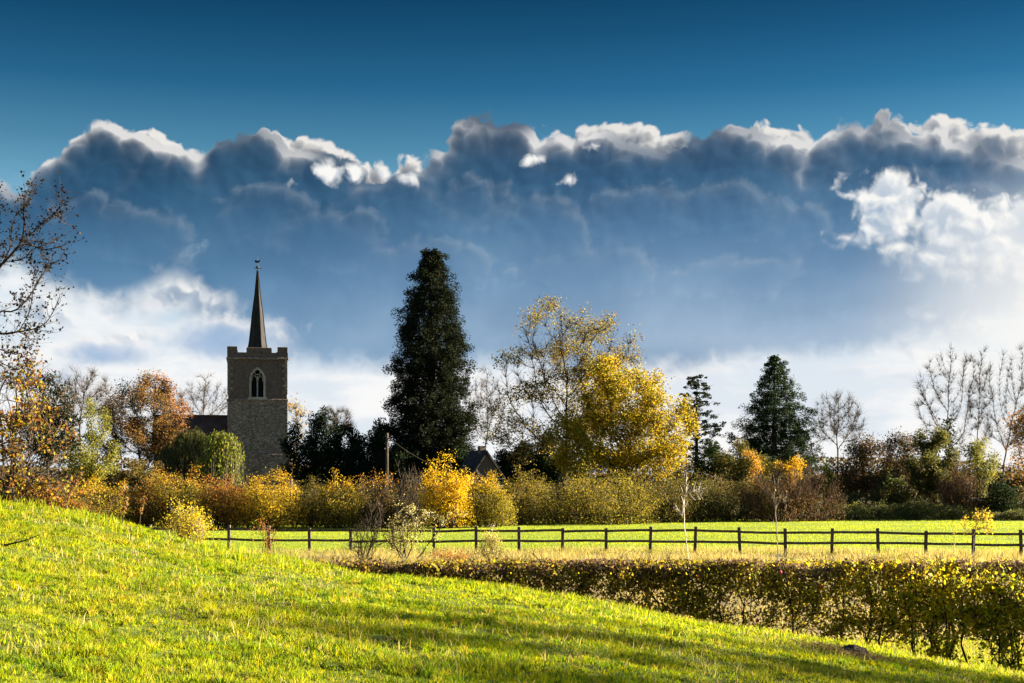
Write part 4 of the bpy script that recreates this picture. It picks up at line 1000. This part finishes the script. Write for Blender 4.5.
def willow(label, px, Y, w, top, pal, seed, n_str=800):
    rng = np.random.default_rng(seed); x = PX(px, Y); org = dry_spot(x, Y); h = PZ(top, Y)-org[2]; rx = w*.5/FPX*Y
    t = empty('willow_tree', org, label, 'tree'); bt = MB(); bs = MB(); bl = MB()
    bt.tube([(0, 0, -.3), (.05, 0, h*.25), (0, .05, h*.5)], [.35, .28, .22], 8)
    heads = []
    for i in range(11):
        a = i*2.4; r = rng.uniform(.05, .72)*rx; p = np.array([r*math.cos(a), r*math.sin(a), h*rng.uniform(.84, 1.0)*(1-.62*(r/rx)**2)]); heads.append(p)
        bt.tube([(0, .05, h*.45), (p[0]*.4, p[1]*.4, h*.72), p], [.16, .10, .04], 5)
    heads = np.array(heads)
    for i in range(n_str):
        p = heads[rng.integers(11)]+rng.normal(size=3)*np.array([.12*rx, .12*rx, .04*h]); a = rng.uniform(0, 2*PI) if rng.uniform() < .3 else math.atan2(p[1], p[0])+rng.normal()*.7
        L = rng.uniform(.2, .85)*h*(p[2]/h); out = rng.uniform(.08, .48)*rx; s = np.linspace(0, 1, 7)
        q = np.stack([p[0]+math.cos(a)*out*np.sqrt(s), p[1]+math.sin(a)*out*np.sqrt(s), p[2]+.10*h*np.sin(s*2.2)*(1-s)-L*s**1.5], -1); q[:, 2] = np.maximum(q[:, 2], .15)
        bs.tube(q, np.full(7, .016), 3)
        u = rng.uniform(.05, 1, 20); c = np.stack([np.interp(u, s, q[:, k]) for k in range(3)], -1)+rng.normal(size=(20, 3))*.09
        leaf_cards(bl, rng, c, .26, palette(rng, 20, pal, .3), .28, 0, np.tile([.1*math.cos(a), .1*math.sin(a), -1.], (20, 1)))
    bt.build('trunk', 'bark', t); bs.build('withies', 'bark', t); bl.build('foliage', 'leaf', t)

def build_bushes():
    willow('weeping willow beside the nave with shade in its olive leaf colour', 190, 134, 58, 427, [((.10, .11, .02), 3), ((.15, .16, .025), 2), ((.07, .08, .018), 2)], 201)  # shaded part of the willow, its shade put into a darker leaf palette
    willow('weeping willow at the tower foot with sunlight in its yellow green leaf colour', 222, 128, 50, 434, [((.22, .25, .025), 3), ((.30, .33, .035), 2), ((.14, .165, .02), 2)], 202)  # lit part, sunlight put into the leaf palette by brighter greens
    g1 = 'bushes in the hedgerow along the far side of the pasture'
    rows = [  # label, px, Y, width, top, palette, n, opts
        ('olive and rust bush low at the far left of the hedgerow', 58, 100, 60, 486, OLV+RUST[:2], 2400, {}),
        ('yellow tipped olive bush, second in from the left of the hedgerow', 98, 103, 52, 474, YGR+OLV, 2600, dict(top_pal=GOLD)),
        ('rust brown bush between yellow tipped and orange gold ones', 135, 104, 48, 478, RUST+OLV, 2600, {}),
        ('orange gold topped bush below the two willows', 178, 104, 60, 466, OLV+YGR, 3400, dict(top_pal=GOLD+RUST)),
        ('rust pink bush at the foot of the tower', 222, 105, 48, 474, RUST+OLV[:2], 2600, dict(top_pal=RUST)),
        ('rounded yellow gold bush right of the tower foot', 268, 104, 58, 474, YGR+GOLD+OLV[:1], 3600, dict(top_pal=GOLD)),
        ('dark olive bush right of the rounded yellow gold one', 312, 106, 46, 482, DOL+OLV, 2400, {}),
        ('small yellow leaved bush between two dark ones', 340, 106, 36, 474, YGR+OLV, 2000, dict(top_pal=GOLD)),
        ('brown and orange bush at the foot of the wooden pole', 374, 106, 44, 472, OLV+BRN, 2400, dict(top_pal=GOLD[:2]+RUST)),
        ('grey brown leafless thicket right of the wooden pole', 405, 107, 54, 476, BRN+OLV[:1], 900, dict(twig=1800, stems=50, bark='bark')),
        ('brightest golden yellow upright bush in the hedgerow', 447, 102.5, 38, 453, [((.62, .40, .008), 4), ((.54, .33, .01), 3), ((.66, .46, .02), 2)], 2600, dict(spike=.9, stems=30, gap=.34)),
        ('rounded gold olive bush beside the brightest yellow one', 484, 107, 44, 470, YGR+OLV[:2], 3200, dict(top_pal=GOLD)),
        ('olive bush below the brick cottage', 522, 112, 52, 470, OLV+YGR[:1], 3200, {}),
        ('dull brown olive bush left of the gold tree foot', 560, 114, 50, 472, OLV+DOL, 2800, {}),
        ('broad olive gold bush in front of the gold tree', 604, 115, 74, 466, OLV+YGR, 4200, {}),
        ('dark olive bush right of the broad olive gold one', 652, 117, 56, 474, DOL+OLV, 3000, {}),
        ('dark green bush in front of the pine', 694, 118, 54, 472, DOL+OLV[:1], 3000, {}),
        ('olive bush with brown twigs left of the dark thicket', 736, 119, 50, 474, OLV+DOL+BRN[:1], 2600, {}),
        ('dark purple brown leafless thicket closing the hedgerow', 778, 120, 54, 476, BRN, 1500, dict(twig=2200, stems=60, bark='bark_red')),
        ('dark brown domed thicket, last before the bramble bank', 812, 121, 46, 470, BRN, 1500, dict(twig=2200, stems=56, bark='bark_red')),
    ]
    for i, (lab, px, Y, w, tp, pal, n, kw) in enumerate(rows):
        bush(lab, px, Y+(i*37 % 7-3)*.5, w*1.55, tp+(i*53 % 9-4), pal, 300+i, n=int(n*1.8), size=.165, name='hedgerow_bush', group=g1, **kw)
    # a second, darker line behind fills the row's depth
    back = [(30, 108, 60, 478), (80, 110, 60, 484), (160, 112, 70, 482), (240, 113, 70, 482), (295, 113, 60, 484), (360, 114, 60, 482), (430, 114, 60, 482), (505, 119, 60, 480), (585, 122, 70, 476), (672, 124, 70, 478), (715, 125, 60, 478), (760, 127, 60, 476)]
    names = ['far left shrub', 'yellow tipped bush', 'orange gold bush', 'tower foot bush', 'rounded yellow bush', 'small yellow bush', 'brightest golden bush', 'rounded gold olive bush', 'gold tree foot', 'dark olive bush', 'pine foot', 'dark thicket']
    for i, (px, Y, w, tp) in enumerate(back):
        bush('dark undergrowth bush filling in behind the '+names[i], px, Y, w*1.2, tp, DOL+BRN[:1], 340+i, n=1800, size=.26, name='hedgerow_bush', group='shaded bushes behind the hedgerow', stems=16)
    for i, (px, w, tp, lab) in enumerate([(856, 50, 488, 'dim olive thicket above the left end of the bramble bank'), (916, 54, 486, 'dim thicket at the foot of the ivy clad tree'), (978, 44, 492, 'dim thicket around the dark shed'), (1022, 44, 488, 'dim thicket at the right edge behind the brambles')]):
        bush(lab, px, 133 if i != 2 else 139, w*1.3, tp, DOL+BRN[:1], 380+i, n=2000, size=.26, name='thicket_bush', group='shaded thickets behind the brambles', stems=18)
    # bramble bank at the right
    br = [(848, 125, 44, 500, 'pale green topped bramble mound at the left end of the bank'), (884, 126, 44, 502, 'low green bramble mound under the dark green bush'), (918, 126, 40, 500, 'grey green bramble mound below the ivy clad tree'), (950, 127, 40, 502, 'bramble mound left of the dark shed'), (985, 125, 40, 510, 'low dark bramble mound in front of the shed'), (1022, 125, 44, 508, 'dark bramble mound at the right edge')]
    for i, (px, Y, w, tp, lab) in enumerate(br):
        bush(lab, px, Y, w*1.15, tp, [((.085, .10, .03), 3), ((.06, .075, .025), 3), ((.13, .14, .04), 2), ((.16, .12, .06), 1)], 360+i, n=2200, size=.16, stems=22, name='bramble_mound', cat='bramble', group='brambles along the right field edge', top_pal=([((.26, .26, .06), 1)] if i == 0 else None), gap=.3)

def build_wood():
    rng = np.random.default_rng(7); b = MB()
    for Y, hmax in ((250, 6.0), (330, 8.5)):
        n = 26000; x = rng.uniform(-.5, .5, n)*Y; hh = hmax*(.55+.7*fbm(x*.05, x*0+Y, 5, 3)); z = hh*rng.uniform(0, 1, n)**.6
        leaf_cards(b, rng, np.stack([x, Y+rng.uniform(-4, 4, n), z], -1), .8, palette(rng, n, DOL+BRN+YEW[2:]))
    tag(b.build('distant_wood', 'leaf'), 'low dark line of far woodland glimpsed through gaps between trees', 'wood', kind='stuff')
build_back_trees(); build_bushes(); build_wood()

# ------------------------------------------------------------------ near plants
def hit(px, py, y0=6.0, y1=140.0):
    """where the eye's line through a pixel meets the land"""
    ys = np.arange(y0, y1, .02); z = EYE-(py-HOR)/FPX*ys; t = terrain((px-512)/FPX*ys, ys)
    i = np.argmax(t >= z); return ((px-512)/FPX*ys[i], ys[i], float(t[i]))

def build_hedge():
    rng = np.random.default_rng(77)
    YH = 26.0; ztop = PZ(562, YH); x0, x1 = PX(232, YH), 16.5; dep = .42
    org = (3.0, YH, 0)
    t = empty('clipped_hedge', org, 'long flat topped thin leaved hedge with bare stems below the hill', 'hedge')
    tipP, tipD = [], []
    xs = np.arange(x0, x1, .50)
    for i, x in enumerate(xs):
        x = x+rng.uniform(-.12, .12); y = YH+rng.uniform(-.12, .12); zb = tz(x, y)-.05
        hh = max(.35, ztop-zb); n = 46
        att = np.stack([x+rng.uniform(-.62, .62, n), y+rng.uniform(-dep, dep, n), zb+hh*(.22+.78*rng.uniform(0, 1, n)**.8)], -1)
        lean = rng.normal(size=2)*.10
        tr = [(x, y, zb), (x+lean[0]*.4, y+lean[1]*.3, zb+hh*.12), (x+lean[0], y+lean[1], zb+hh*.24)]
        P, par, D = colonize(rng, att, tr, .13, .19, (0, 0, .12), .30, 60, mom=.7)
        R = np.minimum(pipe(par, .0062, 2.1), rng.uniform(.038, .055))
        b = MB(); limbs(b, P, par, R, 0, (7, 5, 4)); b.build('stem', 'bark_dark', t, org).location = (0, 0, 0)
        m = R < .02; tipP.append(P[m]); tipD.append(D[m])
    tipP, tipD = np.concatenate(tipP), np.concatenate(tipD)
    b = MB(); tw = twigs(b, rng, tipP, tipD, 9000, .34, .0045, .25, .7)
    b.build('twigs', 'bark', t, org).location = (0, 0, 0)
    pts = np.concatenate([tipP, tw[1], tw[2], tw[2]])
    def kept(p, lo, sc, s): return fbm(p[:, 0]*sc+p[:, 1]*.8, p[:, 2]*sc*1.1+s, s, 3) > lo
    # side leaves
    n = 108000; p = pts[rng.integers(0, len(pts), n)]+rng.normal(size=(n, 3))*np.array([.10, .08, .08])
    zt = terrain(p[:, 0], p[:, 1]); rel = (p[:, 2]-zt)/np.maximum(.3, ztop-zt)
    right = np.clip((p[:, 0]-1.5)/6.5, 0, 1)
    p_keep = np.clip(.54+.20*right+.5*(fbm(p[:, 0]*1.5+9, p[:, 2]*1.7, 15, 3)-.45)*3.4, .06, 1)*np.clip((rel-.10)*2.6, 0, 1)
    m = (rng.uniform(size=n) < p_keep) & (p[:, 2] < ztop+.03); p, right = p[m], right[m]; n = len(p)
    pa = palette(rng, n, [((.19, .16, .022), 4), ((.28, .21, .022), 3), ((.12, .10, .02), 3), ((.22, .12, .045), 3), ((.46, .33, .02), 1.3)], .3)
    pb = palette(rng, n, [((.44, .38, .018), 4), ((.56, .42, .015), 4), ((.30, .31, .02), 3), ((.60, .46, .03), 2), ((.16, .17, .02), 1)], .25)
    c = np.where((rng.uniform(size=n) < .12+.88*right)[:, None], pb, pa)
    b = MB(); leaf_cards(b, rng, p, .068, c, .66); b.build('foliage', 'leaf', t, org).location = (0, 0, 0)
    # the sheared top: short cut twigs and shrivelled brown leaves
    n = 24000; x = rng.uniform(x0-.3, x1, n); y = YH+rng.uniform(-1, 1, n)*dep*1.05; z = ztop+(fbm(x*1.6, y*1.6, 9, 4)-.5)*.34-np.abs(rng.normal(size=n))*.13
    p = np.stack([x, y, z], -1); m = kept(p, .36, 1.6, 3); p = p[m]; n = len(p)
    c = palette(rng, n, [((.15, .10, .07), 4), ((.19, .13, .08), 3), ((.09, .05, .035), 3), ((.28, .21, .12), 1.5)], .3)
    b = MB(); leaf_cards(b, rng, p, .062, c, .55)
    k = rng.integers(0, n, 3500); twigs(b2 := MB(), rng, p[k]-np.array([0, 0, .12]), np.tile([0, 0, 1.], (3500, 1)), 3500, .22, .0045, .4, .5)
    b.build('clipped_top', 'leaf', t, org).location = (0, 0, 0); b2.build('cut_twigs', 'bark', t, org).location = (0, 0, 0)
    # hips
    b = MB()
    for px, py in ((698, 578), (820, 588), (757, 622), (780, 574), (905, 592)):
        c0 = np.array([PX(px, YH-.5), YH-.55, PZ(py, YH-.5)]); b.tube([c0, c0+[0, 0, .035], c0+[0, 0, .07]], [.006, .035, .008], 6)
    m, T, out = new_mat('red_hip'); pr = T.new('ShaderNodeBsdfPrincipled'); pr.inputs['Base Color'].default_value = (.5, .03, .02, 1); pr.inputs['Roughness'].default_value = .35
    T.nt.links.new(pr.outputs[0], out.inputs[0]); M['hip'] = m
    b.build('rose_hip', 'hip', t, org).location = (0, 0, 0)

def near_shrub(name, label, cat, px, Y, blobs, zfork, pal, n_leaf, size, seed, step, n_att, tip, stems=1, spread=.3, bark='bark', trop=(0, 0, .15), n_twig=0, twig_len=.3, twig_r=.004, sig=.08, group=None, shell=.5, aspect=.62, depth=.7, leaf_part='foliage', wob=.2, mom=.7, base=None, up=.3, leafkeep=0, kill=1.7, axis_down=0):
    """several stems from one stool, or one trunk, grown into lobes"""
    rng = np.random.default_rng(seed)
    org = dry_spot(PX(px, Y), Y) if base is None else base
    t = empty(name, org, label, cat, group)
    att = lobes(rng, blobs, org[1], n_att, depth, shell)
    b = MB(); TP, TD = [], []
    cuts = rng.integers(0, stems, len(att)) if stems > 1 else np.zeros(len(att), int)
    ang = np.arctan2(att[:, 1]-org[1], att[:, 0]-org[0])
    if stems > 1: cuts = (np.argsort(np.argsort(att[:, 0]+rng.normal(size=len(att))*.25*spread))*stems//len(att))
    for s in range(stems):
        A = att[cuts == s]
        if len(A) == 0: continue
        o = np.array(org)+np.array([rng.uniform(-1, 1)*spread*.4, rng.uniform(-1, 1)*spread*.4, -.15]); mid = A.mean(0)
        d = unit(mid-o); hz = max(step*2, zfork); tr = [o+d*hz*q+np.array([0, 0, .12*hz*math.sin(q*PI)]) for q in np.linspace(0, 1, max(3, int(hz/step)))]
        P, par, D = colonize(rng, A, tr, step, step*kill, trop, wob, 120, mom=mom)
        R = pipe(par, tip); limbs(b, P, par, R, 0, (8, 5, 4)); m = R < tip*2.6; TP.append(P[m]); TD.append(D[m])
    b.build('stems' if stems > 1 else 'trunk', bark, t, org).location = (0, 0, 0)
    TP, TD = np.concatenate(TP), np.concatenate(TD); pts = [TP]
    if n_twig:
        b = MB(); tw = twigs(b, rng, TP, TD, n_twig, twig_len, twig_r, up, .6); b.build('twigs', bark, t, org).location = (0, 0, 0); pts += [tw[1], tw[2], tw[2]]
    if n_leaf:
        pp = np.concatenate(pts); p = pp[rng.integers(0, len(pp), n_leaf)]+rng.normal(size=(n_leaf, 3))*sig
        if leafkeep: p = p[fbm(p[:, 0]*2+p[:, 1], p[:, 2]*2.2+seed, seed, 3) > leafkeep]
        b = MB(); leaf_cards(b, rng, p, size, palette(rng, len(p), pal, .28), aspect, axis_down); b.build(leaf_part, 'leaf', t, org).location = (0, 0, 0)
    return t

def build_near():
    LEFT = [((.32, .25, .02), 4), ((.42, .24, .015), 2), ((.17, .16, .02), 3), ((.24, .10, .02), 3), ((.12, .055, .025), 5), ((.08, .045, .025), 3)]
    near_shrub('hazel_shrub', 'autumn coloured large leaved shrub on the hill top, cut by the left edge', 'shrub', 6, 24.5, [(10, 430, 46, 60), (-30, 410, 40, 70), (40, 455, 30, 44), (0, 482, 56, 26), (20, 385, 30, 40), (45, 480, 30, 24)], .5, LEFT, 4600, .072, 401, .13, 520, .0055, stems=11, spread=.9, n_twig=900, twig_len=.4, twig_r=.0042, sig=.07, aspect=.6, bark='bark', leafkeep=.38, axis_down=.5)
    # long arching shoots of the same stool
    near_shrub('alder_tree', 'overhanging bare dark branches with small black cones, top left', 'tree', -95, 24.0, [(8, 225, 66, 44), (22, 268, 58, 36), (-20, 320, 60, 36), (10, 345, 40, 40), (-60, 250, 60, 80), (46, 240, 34, 14), (-10, 195, 40, 22)], 3.2, [((.010, .007, .006), 4), ((.018, .012, .008), 2), ((.04, .03, .010), .6)], 4000, .048, 402, .15, 520, .0078, bark='bark_dark', trop=(.28, 0, .10), n_twig=1100, twig_len=.38, twig_r=.0036, sig=.025, aspect=.8, leaf_part='cones', shell=.5, mom=1.1, wob=.16, depth=.6)
    near_shrub('bramble_bush', 'rusty leaved bramble tangle at the hill top under the left shrub', 'bramble', 40, 25.0, [(40, 496, 42, 14), (72, 502, 22, 12)], .2, RUST+YGR[:2], 1100, .06, 403, .12, 160, .005, stems=8, spread=1.0, n_twig=300, twig_len=.25, sig=.06)
    near_shrub('broom_bush', 'bright golden bush standing behind the brow of the hill', 'bush', 187, 30, [(187, 535, 26, 18), (180, 524, 15, 12), (197, 526, 14, 12), (186, 516, 8, 9)], .3, [((.62, .48, .02), 4), ((.52, .42, .02), 3), ((.34, .30, .03), 1), ((.66, .54, .05), 2)], 5200, .045, 404, .11, 300, .004, stems=14, spread=.6, n_twig=900, twig_len=.3, twig_r=.003, sig=.06, shell=.6, aspect=.4, up=.8, bark='bark_pale', trop=(0, 0, .5))
    # by the fence
    near_shrub('birch_sapling', 'slim pale barked leafless sapling before the fence', 'sapling', 688, 60, [(684, 500, 8, 22), (692, 496, 5, 22), (676, 508, 6, 14), (682, 482, 5, 12)], .9, [((.40, .30, .06), 1)], 60, .06, 411, .16, 30, .0075, bark='bark_birch', trop=(0, 0, .55), n_twig=70, twig_len=.5, twig_r=.010, sig=.05, mom=1.3, up=.9)
    near_shrub('young_sapling', 'thinner brown leafless sapling right of the pale one', 'sapling', 778, 60, [(776, 502, 6, 22), (771, 505, 5, 14), (774, 474, 3, 16), (783, 508, 4, 14)], .9, [((.40, .30, .06), 1)], 40, .06, 412, .16, 30, .0075, bark='bark_pale', trop=(0, 0, .6), n_twig=60, twig_len=.45, twig_r=.008, sig=.05, mom=1.3, up=.9)
    near_shrub('maple_sapling', 'small yellow leaved sapling by the fence, far right', 'sapling', 972, 62, [(975, 528, 15, 14), (968, 520, 8, 8), (985, 522, 7, 8)], .4, [((.54, .38, .02), 4), ((.46, .36, .05), 2)], 420, .10, 413, .16, 70, .007, bark='bark_pale', n_twig=80, twig_len=.4, twig_r=.006, sig=.08, trop=(0, 0, .3))
    near_shrub('guarded_sapling', 'thin faint stem with a few yellowed leaves left of the far right sapling', 'sapling', 955, 61, [(954, 530, 4, 14)], .5, [((.40, .34, .10), 1)], 60, .07, 414, .14, 24, .006, bark='bark_pale', trop=(0, 0, .5), sig=.05)
    near_shrub('buddleia_bush', 'dark stemmed bush with pale cream seed tufts before the fence', 'bush', 404, 60, [(404, 532, 24, 20), (412, 512, 16, 14), (438, 520, 22, 12), (462, 522, 12, 8), (392, 540, 22, 14)], .5, [((.46, .42, .20), 3), ((.38, .33, .12), 3), ((.26, .24, .05), 2), ((.55, .52, .34), 1)], 3000, .075, 415, .16, 200, .010, stems=7, spread=.8, n_twig=360, twig_len=.5, twig_r=.007, sig=.09, leaf_part='seed_heads', bark='bark_dark', leafkeep=.42, shell=.6)
    near_shrub('thorn_bush', 'grey leafless twiggy bush left of the seed tufted one', 'bush', 366, 60, [(366, 538, 20, 20), (378, 520, 14, 20), (352, 548, 16, 10)], .3, BRN, 120, .06, 416, .15, 170, .008, stems=9, spread=.7, n_twig=520, twig_len=.55, twig_r=.006, sig=.08, bark='bark', up=.7)
    near_shrub('goldenrod_clump', 'fluffy cream and yellow seeded clump at the fence', 'plant', 491, 58, [(489, 546, 11, 14), (498, 552, 9, 9), (482, 553, 8, 8)], .2, [((.50, .42, .12), 3), ((.58, .52, .28), 2), ((.38, .34, .05), 2)], 1700, .06, 417, .12, 120, .006, stems=9, spread=.5, n_twig=260, twig_len=.3, twig_r=.005, sig=.07, bark='bark_pale', up=.9, leaf_part='seed_heads', trop=(0, 0, .5))
    near_shrub('umbel_stalk', 'single pale dry umbel stalk rising above the fluffy clump', 'plant', 492, 60, [(492, 527, 8, 4)], 1.1, [((.58, .52, .42), 1)], 140, .05, 418, .12, 20, .007, bark='bark_pale', sig=.05, leaf_part='seed_heads')
    near_shrub('dogwood_bush', 'low orange red leaved patch between the two seeded plants', 'bush', 454, 59, [(450, 556, 26, 6), (468, 555, 14, 6)], .15, [((.40, .15, .04), 3), ((.46, .24, .06), 2), ((.30, .20, .05), 2)], 900, .07, 419, .12, 90, .006, stems=9, spread=1.0, sig=.07)
    near_shrub('rosebay_plant', 'reddish brown feathery stalks before the left stretch of fence', 'plant', 266, 62, [(262, 535, 9, 16), (272, 540, 8, 12)], .3, RUST+[((.30, .17, .09), 3)], 420, .07, 420, .14, 60, .007, stems=5, spread=.5, n_twig=120, twig_len=.4, twig_r=.006, sig=.08, trop=(0, 0, .5), bark='bark_red')
    # dry stalks on the left brow
    for i, (px, py, h, lab) in enumerate([(104, 521, .55, 'tall dry stalk on the brow, leftmost of the brow stalks'), (122, 524, .40, 'short brown stalk between two taller ones on the brow'), (139, 530, .48, 'leaning brown dock stalk on the brow'), (64, 512, .62, 'tallest brown seed stalk on the brow, under the shrub')]):
        rng = np.random.default_rng(430+i); x, y = PX(px, 22.3), 22.3; o = (x, y, tz(x, y))
        t = empty('dock_stalk', o, lab, 'plant', 'dry stalks on the brow'); b = MB(); l = rng.normal()*.12
        p = np.array([(0, 0, -.05), (l*.3, 0, h*.5), (l, 0, h)]); b.tube(p, [.008, .006, .003], 5); b.build('stalk', 'bark', t)
        b = MB(); u = rng.uniform(.45, 1, 70); c = np.stack([np.interp(u, [0, .5, 1], p[:, k]) for k in range(3)], -1)+rng.normal(size=(70, 3))*np.array([.013, .013, .03])
        leaf_cards(b, rng, c, .045, palette(rng, 70, [((.20, .10, .04), 2), ((.30, .20, .08), 1)])); b.build('seed_head', 'leaf', t)
    # right end of the hedge: young maples still in leaf
    for i, (px, bl, lab, s) in enumerate([(936, [(930, 604, 52, 30), (915, 628, 34, 20), (955, 625, 40, 24)], 'vivid yellow leaved maple growing through the right part of the hedge', 7),
                                          (1008, [(1006, 606, 48, 30), (1010, 632, 40, 24), (985, 622, 26, 24)], 'green and yellow leaved maple at the hedge end, right edge', 6)]):
        near_shrub('hedge_maple', lab, 'shrub', px, 25.35, bl, .5, [((.56, .42, .012), 4), ((.48, .38, .02), 3), ((.32, .34, .02), 2 if i == 0 else 4), ((.18, .22, .02), 1 if i == 0 else 2)], 2200, .086, 440+i, .12, 190, .0065, stems=s, spread=.8, n_twig=500, twig_len=.32, twig_r=.0042, sig=.07, bark='bark_dark', shell=.6, depth=.35, leafkeep=.36)
    # molehill and strewn hay on the shaded slope
    x, y, z = hit(853, 655); rng = np.random.default_rng(9)
    t = empty('molehill', (x, y, z-.03), 'crumbly brown molehill with wisps of hay on the shaded slope', 'molehill')
    bm = bmesh.new(); bmesh.ops.create_icosphere(bm, subdivisions=4, radius=1)
    for v in bm.verts:
        c = v.co.copy(); f = float(fbm(c.x*2.3+5, c.y*2.3+c.z*1.7, 3, 4)); g = float(fbm(c.x*9, c.y*9+c.z*5, 5, 2))
        v.co = Vector((c.x*.20, c.y*.18, c.z*.11))*(.75+.5*f+.22*g)
    me = bpy.data.meshes.new('soil'); bm.to_mesh(me); bm.free(); me.materials.append(M['earth']); o = bpy.data.objects.new('soil', me); COL.objects.link(o); o.parent = t; o.location = (0, 0, .05)
    b = MB(); n = 900; p = np.stack([rng.normal(size=n)*.38-.12, rng.normal(size=n)*.22-.1, rng.uniform(.0, .06, n)], -1); p[:, 2] += terrain(p[:, 0]+x, p[:, 1]+y)-z+.06
    ax = unit(np.stack([rng.normal(size=n), rng.normal(size=n), rng.normal(size=n)*.25], -1)); leaf_cards(b, rng, p, .13, palette(rng, n, [((.20, .15, .07), 2), ((.13, .09, .045), 2), ((.28, .22, .11), 1)]), .07, 0, ax); b.build('hay', 'leaf', t)
    x, y, z = hit(16, 549)
    b = MB(); b.tube([(-.32, 0, .02), (-.1, .02, .05), (.12, -.01, .10), (.28, .02, .17)], [.014, .012, .009, .004], 6); b.tube([(-.05, .01, .06), (.02, .08, .12)], [.007, .003], 4)
    o = b.build('fallen_twig', 'bark_dark'); o.location = (x, y, z); tag(o, 'dark fallen twig lying on the bright grass at far left', 'twig')

def build_shade_trees():
    """trees standing to the right of the view, whose shade crosses the slope"""
    for i, (x, y, h, r, lab) in enumerate(SHADE):
        Y = y; px = 512+x/Y*FPX; k = FPX/Y; gz = tz(x, y)
        pyt = lambda z: HOR-(z-EYE)*k
        tree('roadside_tree', lab, 'tree', px, Y, [(px, pyt(gz+h*.62), r*k, h*.36*k), (px-r*.5*k, pyt(gz+h*.5), r*.6*k, h*.25*k), (px+r*.5*k, pyt(gz+h*.55), r*.6*k, h*.27*k)], pyt(gz+h*.25), YGR+OLV, 7000, .26, step=.6, n_att=420, tip=.02, seed=500+i, sig=.42)
SHADE = [(38.0, 22.0, 15.8, 4.8, 'tall leafy tree beyond the right edge, nearer of the two shading the slope'), (45.0, 27.6, 18.0, 4.2, 'tall leafy tree beyond the right edge, farther of the two shading the slope')]
build_hedge(); build_near(); build_shade_trees()
